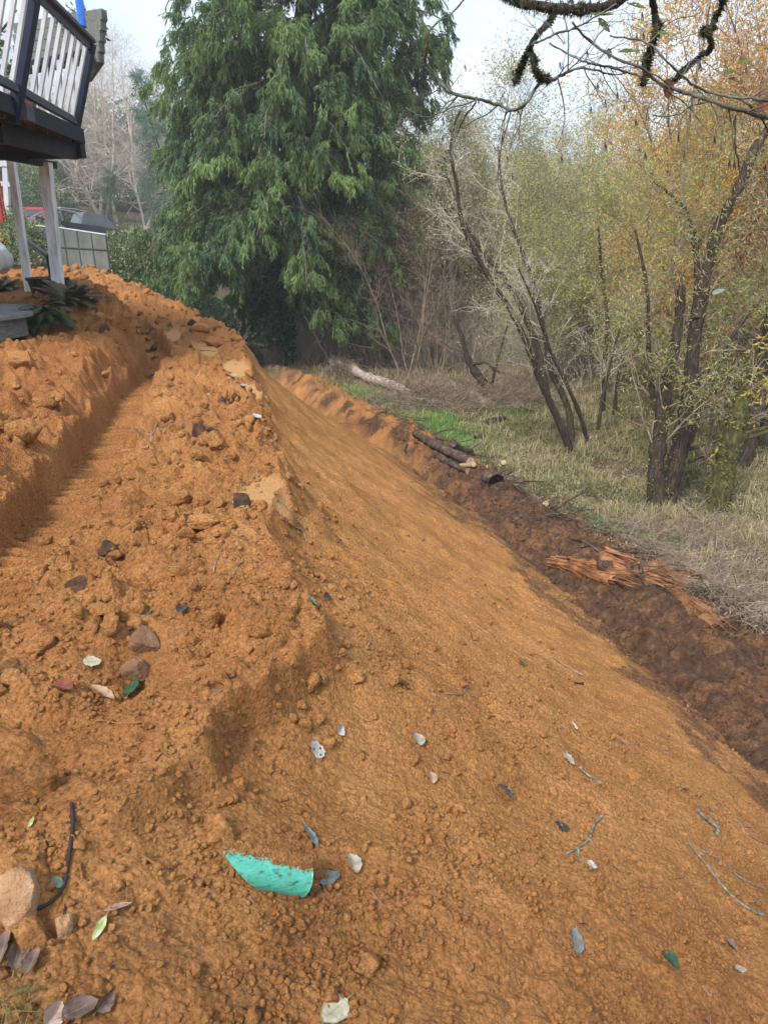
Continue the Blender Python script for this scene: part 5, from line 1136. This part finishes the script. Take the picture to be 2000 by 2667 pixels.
log([(912, 978), (960, 1000), (1010, 1024), (1066, 1046)], 28, 22, 'logpale', 'long pale grey fallen trunk lying behind the green grass', lift=1.6)
log([(1110, 1010), (1150, 1010), (1200, 1012)], 9, 8, 'logpale', 'thin pale straight log behind the dead branch heap', lift=2)
log([(1172, 1014), (1205, 1030), (1240, 1046), (1264, 1066)], 20, 19, 'logpale', 'bleached curved log at the right end of the dead branch heap', lift=1.5)
log([(1082, 1142), (1110, 1152), (1150, 1178), (1195, 1200), (1225, 1212)], 22, 24, 'logdark', 'dark wet log on top of the pile beside the lower track', lift=1.0)
log([(1130, 1192), (1170, 1210), (1220, 1230)], 16, 14, 'logdark', 'second dark log lying in front of the pile', lift=.6)
log([(1178, 1175), (1222, 1182)], 26, 26, 'logdark', 'short thick dark log end above the pile', lift=.9, ends='logdark')
log([(1250, 1190), (1300, 1200), (1310, 1216)], 14, 12, 'logdark', 'dark branch at the right end of the dark log pile', lift=.8)
log([(1262, 1256), (1290, 1262)], 34, 36, 'logdark', 'hollow black stump end facing the lower track', lift=.5, ends='hollow_shade')  # solid end, coloured black for the darkness of the hollow
log([(1250, 1112), (1312, 1102)], 12, 18, 'twigdark', 'short broken log standing clear of the green grass', lift=1.2)
log([(1238, 1152), (1262, 1146)], 18, 18, 'logdark', 'small black stump in the dry grass', lift=1, hollow=True)
log([(1420, 1318), (1450, 1322), (1480, 1316)], 14, 12, 'logdark', 'little dark branch piece lying in the olive grass', lift=.8)
log([(1200, 1218), (1232, 1222)], 12, 14, 'cutwood', 'pale ended branch stub in the dark log pile', lift=1)
log([(1688, 1335), (1715, 1358), (1742, 1384)], 26, 32, 'barkmoss', 'short mossy log slanting towards the dark soil', lift=.8)
log([(1738, 1375), (1790, 1405), (1830, 1440)], 14, 10, 'logpale', 'grey branch running from the mossy log into the brush heap', lift=.9)
log([(1780, 1175), (1860, 1150), (2000, 1112)], 8, 9, 'barkmoss', 'upper of two dead poles leaning behind the broken mossy trunk', name='dead_pole', cat='pole', Ys=[13.5, 13.8, 14.5])
log([(1790, 1205), (1880, 1165), (2010, 1120)], 8, 10, 'barkmoss', 'lower of two dead poles leaning behind the broken mossy trunk', name='dead_pole', cat='pole', Ys=[13.3, 13.2, 13.5])
log([(1775, 1325), (1820, 1370), (1865, 1400)], 6, 6, 'twigbrown', 'thin stick sloping into the brush heap', name='stick', cat='stick', lift=5)
def split(pix, width, label, seed):
    """rotten orange trunk split open: a bundle of long splinters on a half round core"""
    rng = np.random.default_rng(seed); pts = np.array([G(*q) for q in pix]); n = 26; sp_ = spline(pts, n); dist = np.linalg.norm(pts.mean(0)); r = width/2*dist/1850
    z = zero(sp_[:, 0], sp_[:, 1]); sp_[:, 2] = np.polyval(np.polyfit(np.arange(n), z, 1), np.arange(n))-r*.15
    m = MB(); k = 14; env = (np.sin(np.linspace(.18, math.pi-.35, n))**.4)
    m.tubes(sp_, r*env*(1+.07*rng.normal(size=n)), k); V = m.V[0].reshape(n, k, 3); V = sp_[:, None]+(V-sp_[:, None])*(1+.22*gn(np.arange(k)[None]*2.2+np.zeros((n, 1)), np.arange(n)[:, None]*.25, seed)+.16*gn(np.arange(k)[None]*5.2+np.zeros((n, 1)), np.arange(n)[:, None]*.12, seed+5))[..., None]; m.V[0] = V.reshape(-1, 3)
    o = tag(m.obj('split_log', M['splitwood'], smooth=True), label, 'log')
    s_ = MB(); B = 150; i0 = rng.integers(0, n-4, B); a = rng.uniform(0, 2*math.pi, B); ax = norm(sp_[-1]-sp_[0]); S = norm(np.cross(ax, [0, 0, 1])); U = np.cross(S, ax)
    p0 = sp_[i0]+(S*np.cos(a)[:, None]+U*np.abs(np.sin(a))[:, None])*r*.85; P_, R__ = grow(rng, p0, ax[None]+.08*rng.normal(size=(B, 3)), rng.uniform(.2, .7, B), rng.uniform(.004, .016, B), 5, .04, 0, .2); s_.tubes(P_, R__, 4)
    s_.obj('splinters', M['splitwood'], o); return o
split([(1440, 1462), (1500, 1476), (1560, 1500), (1600, 1518)], 50, 'upper orange split trunk with a dark knot hole lying in the dark soil', 5)
split([(1568, 1440+20), (1640, 1478), (1720, 1498), (1800, 1516)], 56, 'lower longer orange split trunk ending in shredded wood', 7)
split([(1760, 1540), (1800, 1580), (1850, 1610)], 44, 'reddish shredded wood mass at the foot of the brush heap', 9)
gtwig([(1792, 1470), (1815, 1440), (1845, 1420)], 12, 7, M['splitwood'], 'pale torn splinter sticking up from the lower split trunk', name='wood_splinter', cat='splinter')
log([(1010, 1040), (1080, 1052), (1150, 1062)], 10, 7, 'logpale', 'slim pale branch lying across the dead branch heap', lift=3)
# root wad at the end of the long pale trunk
def wad():
    rng = np.random.default_rng(12); g = G(890, 985); p0 = np.repeat((g+np.array([0, 0, .35]))[None], 700, 0)+rng.normal(size=(700, 3))*np.array([.25, .2, .12]); d = norm(rng.normal(size=(700, 3))+np.array([-.2, -.3, .3]))
    P_, R__ = grow(rng, p0, d, rng.uniform(.3, .8, 700), np.full(700, .010), 5, .12, -.30, .4); m = MB(); m.tubes(P_, R__, 3); tag(m.obj('root_wad', M['twigbrown']), 'shaggy pale root wad at the upper end of the long pale fallen trunk', 'root wad')
wad()
def ferns(base, n, L_, label, mat, seed, droop=.28, dirs=None):
    rng = np.random.default_rng(seed); t = thing('sword_fern', label, 'fern', base); m = MB(); st_ = MB()
    for i in range(n):
        a = rng.uniform(0, 2*math.pi) if dirs is None else rng.uniform(*dirs); ln = L_*rng.uniform(.7, 1.1); d = np.array([[math.cos(a), math.sin(a), rng.uniform(.7, 2.2)]]); P_, R__ = grow(rng, np.array(base)[None]+.03*rng.normal(size=(1, 3)), d, np.array([ln]), np.array([.004]), 12, .03, -droop*.40, .3); st_.tubes(P_, R__, 4)
        k = 44; u = np.linspace(.1, 1, k)*10.99; ii = u.astype(int); f = (u-ii)[:, None]; p = P_[0][ii]*(1-f)+P_[0][ii+1]*f; T = norm(P_[0][ii+1]-P_[0][ii]); S = norm(np.cross(T, [0, 0, 1.]))
        for sg in (-1, 1):
            w_ = (.085*L_/.7*np.sin(np.linspace(.35, 3.05, k))**.7)[:, None]; q = p+S*sg*w_+T*w_*.25-np.array([0, 0, .12])*w_; B_ = T*(.011*L_/.7)
            V = np.stack([p-B_*.6, p+B_, q+B_*.2, q-B_*.4], 1).reshape(-1, 3); m.add(V, np.arange(k*4).reshape(-1, 4))
    m.obj('fronds', M[mat], t); st_.obj('stems', M['twigbrown'], t); return t
g = P(118, 815, 11.2); g[2] = max(zero([g[0]], [g[1]])[0], g[2]-.1); ferns(g, 60, .55, 'dark green sword fern at the corner of the wooden landing', 'fern', 3, .42, (2.6, 6.2))
g = P(178, 800, 11.9); g[2] = max(zero([g[0]], [g[1]])[0], g[2]-.1)+.05; ferns(g, 60, .66, 'browning fern growing at the foot of the white deck post', 'fernbrown', 4, .30, (-1.2, 3.0))
g = P(-14, 722, 14.5); g[2] = zero([g[0]], [g[1]])[0]-.1; ferns(g, 16, .75, 'fern fronds reaching in from the left edge above the landing', 'fern', 5, .3, (-1.2, 1.4))

# ---- shrubs
def shrub(name, label, cx, cy, rx, ry, h, n, mat, seed, sz=.11, z0=None, asp=.45):
    rng = np.random.default_rng(seed); z = float(zero([cx], [cy])[0]) if z0 is None else z0; t = thing(name, label, 'shrub', (cx, cy, z)); nb = 26
    a = rng.uniform(0, 6.28, nb); d = np.stack([np.cos(a)*rx/h, np.sin(a)*ry/h, rng.uniform(.4, 1.2, nb)], -1); Pn, Rn = grow(rng, np.repeat(np.array([[cx, cy, z-.1]]), nb, 0), d, rng.uniform(.6, 1, nb)*h*1.1, np.full(nb, .03), 7, .12, .04, .3); m = MB(); m.tubes(Pn, Rn, 4); m.obj('stems', M['bark'], t)
    v = norm(rng.normal(size=(n, 3))); v[:, 2] = np.abs(v[:, 2]); rr = (.55+.45*rng.random(n)**.5)*(1+.22*gn(v[:, 0]*3+seed, v[:, 2]*3+v[:, 1]*2, seed)+.12*gn(v[:, 0]*8, v[:, 2]*8+v[:, 1]*6, seed+1)); pos = v*rr[:, None]*np.array([rx, ry, h])+np.array([cx, cy, z])
    lv = MB(); leaves(lv, rng, pos, sz, asp, .1, v*.7); lv.obj('leaves', M[mat], t); return t
def shp(px, Y): return (px-1000)/1960*Y
shrub('hedge_shrub', 'rounded grey green rhododendron hedge right of the panel wall', shp(345, 30), 30, 1.7, 2.0, 2.3, 9000, 'rhodo', 11, .14, -1.6)
shrub('hedge_shrub', 'lower end of the rhododendron hedge running under the cedar boughs', shp(430, 29), 29, 1.7, 2.0, 2.2, 8000, 'rhodo', 12, .14, -2.9)
shrub('hedge_shrub', 'dark shrub at the foot of the hedge beside the soil crest', shp(500, 27), 27, 1.5, 1.5, 1.9, 5000, 'evergreen', 13, .13, -3.4)
shrub('garden_shrub', 'green shrub behind the left white deck post', shp(20, 25), 25, 1.5, 1.5, 1.7, 6500, 'rhodo', 14, .11, -.45)
shrub('garden_shrub', 'taller pale green shrub behind the panel wall left of the pickup', shp(115, 34), 34, 1.4, 1.2, 1.3, 4000, 'rhodo', 15, .12, -.1)
shrub('garden_shrub', 'leafy tree like shrub above the red sport utility car', shp(85, 66), 69, 4.0, 3, 6.5, 12000, 'rhodo', 16, .26, 1.0)
shrub('garden_shrub', 'tall green shrub left of the red sport utility car', shp(20, 62), 62, 3.2, 3, 5.0, 7000, 'evergreen', 18, .24, 1.0)
shrub('potted_shrub', 'leafy potted shrub rising above the grey plank box', -4.7, 12.9, .36, .34, .45, 420, 'evergreen', 17, .075, 3.05)
shrub('potted_shrub', 'broad leaved plant behind the deck balusters at the top left corner', -5.6, 10.9, .6, .5, 1.3, 900, 'rhodo', 19, .10, 2.2)
rb = np.random.default_rng(8); c = P(2, 668, 15.5); V, T = lumpy(rb, 4, .18, 1.0, 3); V = V*np.array([.22, .2, .34])+c; m = MB(); m.add(V, None, T); tag(m.obj('white_sack', M['white'], smooth=True), 'slumped white sack at the left edge above the ferns', 'sack')
yp = P(6, 625, 17); shrub('yellow_plant', 'small yellow leaved plant at the left edge above the white sack', yp[0]-.1, 17, .16, .16, .42, 160, 'yellowleaf', 21, .07, yp[2]-.2)

# ================================================================== OVERHANGING BRANCHES NEAR THE CAMERA
def bough(name, label, paths, Y0, mat, mossy=(), leafl=(), seed=1, side=None, twmat=None):
    rng = np.random.default_rng(seed); base = P(*paths[0][0][0], Y0); t = thing(name, label, 'branch', base); m = MB(); mo = MB()
    for j, (pix, w0, w1, dY) in enumerate(paths):
        k = len(pix); pp = np.array([P(a, b, Y0+dY*(i/(k-1))+.08*math.sin(i*1.7+j)) for i, (a, b) in enumerate(pix)]); n = k*6; s_ = spline(pp, n); sc = Y0/2100
        s_ = s_+.0018*np.cumsum(rng.normal(size=s_.shape), 0); r = np.linspace(w0, w1, n)*sc/2*(1+.13*rng.normal(size=n)); m.tubes(s_, np.maximum(r, .0008), 8, cap=True)
        if j in mossy:
            cnt = int(n*46); p, d = sample_on(rng, s_[None], cnt, 0, 1, 0); q = norm(np.cross(d, rng.normal(size=d.shape))); rr = np.interp(rng.random(cnt), [0, 1], [w0, w1])*sc/2
            clump = ss(gn(p[:, 0]*9, p[:, 2]*9+p[:, 1], seed), -.35, .4); ln = (.006+.022*clump*rng.random(cnt)); p = p+q*(rr*.85)[:, None]; e = p+norm(q+.5*rng.normal(size=q.shape)+np.array([0, 0, -.3]))*ln[:, None]; sd_ = norm(np.cross(e-p, rng.normal(size=q.shape)))*.0016
            V = np.stack([p-sd_*1.5, p+sd_*1.5, e], 1).reshape(-1, 3); mo.add(V, None, np.arange(cnt*3).reshape(-1, 3))
        if side and j in side:
            c_, l0, l1 = side[j]; Pc, Rc = spawn(rng, s_[None], r[None], c_, .1, 1, 42, l0, l1, 8, .16, .0, .5, .35, .3, .0012); m.tubes(Pc, Rc, 5); Pd, Rd = spawn(rng, Pc, Rc, 3, .2, .95, 40, l0*.4, l1*.5, 6, .15, 0, .6, .5, .3, .0009); m.tubes(Pd, Rd, 4)
            tip = Pd[:, -1][::3]
            for p in tip[:14]:      # small buds / catkins hanging from tips
                for a in range(2): mo.tubes([[p, p+np.array([.004*a, 0, -.012]), p+np.array([.006*a+.002, 0, -.026])]], [[.0012, .0022, .0010]], 4)
    m.obj('branch', M[mat], t, True)
    if mo.V: mo.obj('moss' if mossy else 'buds', M['moss' if mossy else 'twigdark'], t)
    for (px, py, Lp, Wp, deg, key, tilt) in leafl:
        c_ = P(px, py, Y0+.05); L_ = Lp*Y0/2100; u = R_(deg); ve = np.array([math.cos(u), .25, math.sin(u)]); nrm_ = np.array([.1, -.55, .8]) if tilt == 0 else np.array([.2, -1, .1])
        lb, stm = leaf_geo(c_, L_, Wp*Y0/2100, math.atan2(ve[1], ve[0]), 0, 0, .08, rng, key == 'spot', nrm_, .12, .3)
        # rotate the blade so its long axis follows the picture direction
        f0 = np.array([math.cos(math.atan2(ve[1], ve[0])), math.sin(math.atan2(ve[1], ve[0])), 0]); f0 = f0-nrm_*(f0@nrm_)/(nrm_@nrm_); f0 /= np.linalg.norm(f0); f1 = norm(np.array([math.cos(u), .1, math.sin(u)]))
        v_ = np.cross(f0, f1); c0_ = f0@f1; K = np.array([[0, -v_[2], v_[1]], [v_[2], 0, -v_[0]], [-v_[1], v_[0], 0]]); RR = np.eye(3)+K+K@K/(1+c0_+1e-6)
        lb.V = [(q-c_)@RR.T+c_ if len(q) else q for q in lb.V]; lb.obj('leaf', LM[key], t, True)
    return t
bough('mossy_branch', 'thick mossy branch hanging in from the top edge with a hooked lower end', [
    ([(1315, -40), (1345, 5), (1400, 16), (1450, 22), (1540, 20), (1600, 2), (1660, -45), (1780, -180), (1930, -380), (2050, -700)], 19, 40, .5),
    ([(1448, 24), (1428, 60), (1398, 98), (1370, 145), (1352, 185), (1340, 212)], 15, 9, .15),
    ([(1376, 128), (1390, 160), (1404, 192), (1428, 208)], 14, 12, .1),
    ([(1345, 5), (1320, -10), (1290, -30)], 16, 12, .1)], 3.0, 'bark', (0, 1, 2, 3), [(1565, 38, 62, 16, 0, 'spot', 0), (1572, 66, 46, 16, -40, 'spot', 1)], 41)
bough('thin_branch', 'long thin grey branch curving below the mossy one towards the cedar', [
    ([(1428, 208), (1455, 202), (1482, 182), (1512, 172), (1545, 190), (1580, 198), (1640, 192)], 9, 3, .1),
    ([(1412, 208), (1388, 240), (1368, 270), (1335, 286), (1290, 270), (1252, 258), (1195, 242), (1150, 222), (1122, 190), (1104, 150)], 9, 7, .25),
    ([(1104, 150), (1110, 100), (1130, 66), (1165, 42), (1222, -10)], 6, 4, .1),
    ([(1250, 260), (1180, 290), (1110, 312), (1060, 290)], 4, 2, .1), ([(1240, 265), (1228, 290), (1200, 325), (1180, 370), (1176, 420), (1190, 520)], 5, 3, .2)], 3.05, 'twiggreen', (), [], 43, {0: (9, .15, .5), 1: (12, .12, .45), 3: (5, .1, .3)})
bough('mossy_stub', 'vertical moss covered branch stub hanging from the top edge', [([(2010, -620), (1900, -440), (1760, -260), (1690, -120), (1690, -40), (1698, 20), (1700, 60), (1690, 105), (1682, 150), (1668, 212)], 16, 15, .1)], 2.8, 'twigdark', (0,), [(1655, 16, 50, 24, 165, 'spot', 0), (1638, 134, 54, 18, 5, 'spot', 0)], 45)
bough('crooked_mossy_branch', 'crooked mossy branch with a side knob near the top right corner', [([(2060, -640), (1990, -400), (1925, -200), (1898, -60), (1892, 10), (1872, 50), (1862, 90), (1866, 125), (1845, 150), (1815, 172), (1785, 192), (1758, 214)], 16, 11, .2), ([(1866, 70), (1850, 76), (1834, 78)], 13, 12, .05)], 2.9, 'twigdark', (0, 1), [], 47)
bough('leafy_branch', 'long thin branch sloping down to the right edge with drooping spotted leaves', [
    ([(1490, 58), (1540, 110), (1600, 160), (1660, 185), (1710, 222), (1780, 252), (1850, 272), (1930, 302), (2040, 330), (2200, 350), (2420, 330), (2700, 180)], 5, 17, -.2),
    ([(1430, 110), (1480, 128), (1530, 150), (1600, 165), (1665, 182)], 4, 6, .1),
    ([(1590, 90), (1690, 112), (1750, 170), (1810, 222), (1880, 246), (1960, 252), (2040, 262), (2180, 300), (2300, 335)], 4, 9, -.1),
    ([(1900, 245), (1950, 262), (1985, 292), (2010, 330)], 7, 6, 0),
    ([(1914, 300), (1916, 380), (1926, 450), (1948, 520), (1975, 580), (2020, 620)], 5, 3, .1),
    ([(1385, 118), (1430, 96), (1480, 74), (1530, 56), (1600, 20)], 7, 4, .1),
    ([(1700, 300), (1760, 295), (1800, 270), (1850, 255)], 3, 4, .1),
    ([(1690, 110), (1760, 60), (1830, 40)], 3, 2, .1)], 2.7, 'twiggreen', (), [(1900, 188, 34, 22, 10, 'spot', 0), (1940, 160, 44, 20, 15, 'spot', 0), (1912, 210, 38, 20, -10, 'spot', 0), (1736, 232, 50, 34, -75, 'red', 1), (1985, 272, 46, 30, 60, 'red', 1), (1912, 246, 28, 18, 0, 'spot', 0), (1725, 88, 34, 20, 0, 'spot', 0), (1585, 140, 26, 14, -70, 'spot', 1), (1998, 128, 20, 12, 0, 'spot', 0), (1870, 760, 40, 18, 20, 'greygreen', 0)], 49, {0: (12, .1, .45), 1: (7, .1, .4), 2: (9, .1, .4), 4: (8, .1, .3), 5: (7, .1, .35)})
# yellow willow shoots at the right edge
def shoots():
    rng = np.random.default_rng(55); t = thing('willow_shoot', 'drooping willow shoots with bright yellow leaves at the right edge', 'branch', P(2000, 850, 6.5)); m = MB(); lv = MB()
    for (px, py, qx, qy) in ((2030, 840, 1972, 900), (2030, 870, 1960, 960), (2030, 980, 1930, 1030), (2040, 930, 1985, 1010), (2040, 1000, 1975, 1050)):
        P_, R__ = wavy(rng, np.array([P(px, py, 6.5), P((px+qx)/2, (py+qy)/2-6, 6.4), P(qx, qy, 6.3)]), 10, .004, .004, .0015); m.tubes(P_, R__, 4); pos, d = sample_on(rng, P_, 12, .1, 1, .01); leaves(lv, rng, pos, .085, .22, .4)
    m.obj('twigs', M['twigbrown'], t); lv.obj('leaves', M['yellowleaf'], t)
shoots()

# ================================================================== THE AIR
hz = MB(); hz.box((0, 0, 17.5), (340, 340, 47)); hm = bpy.data.materials.new('haze_air'); hm.use_nodes = True; hm.node_tree.nodes.remove(hm.node_tree.nodes['Principled BSDF'])
pv = hm.node_tree.nodes.new('ShaderNodeVolumePrincipled'); pv.inputs['Density'].default_value = .0013; pv.inputs['Color'].default_value = (.86, .91, .96, 1); hm.node_tree.links.new(pv.outputs[0], hm.node_tree.nodes['Material Output'].inputs['Volume'])
tag(hz.obj('haze', hm), kind='stuff')

for o in bpy.data.objects:
    if '_b' in o: del o['_b']
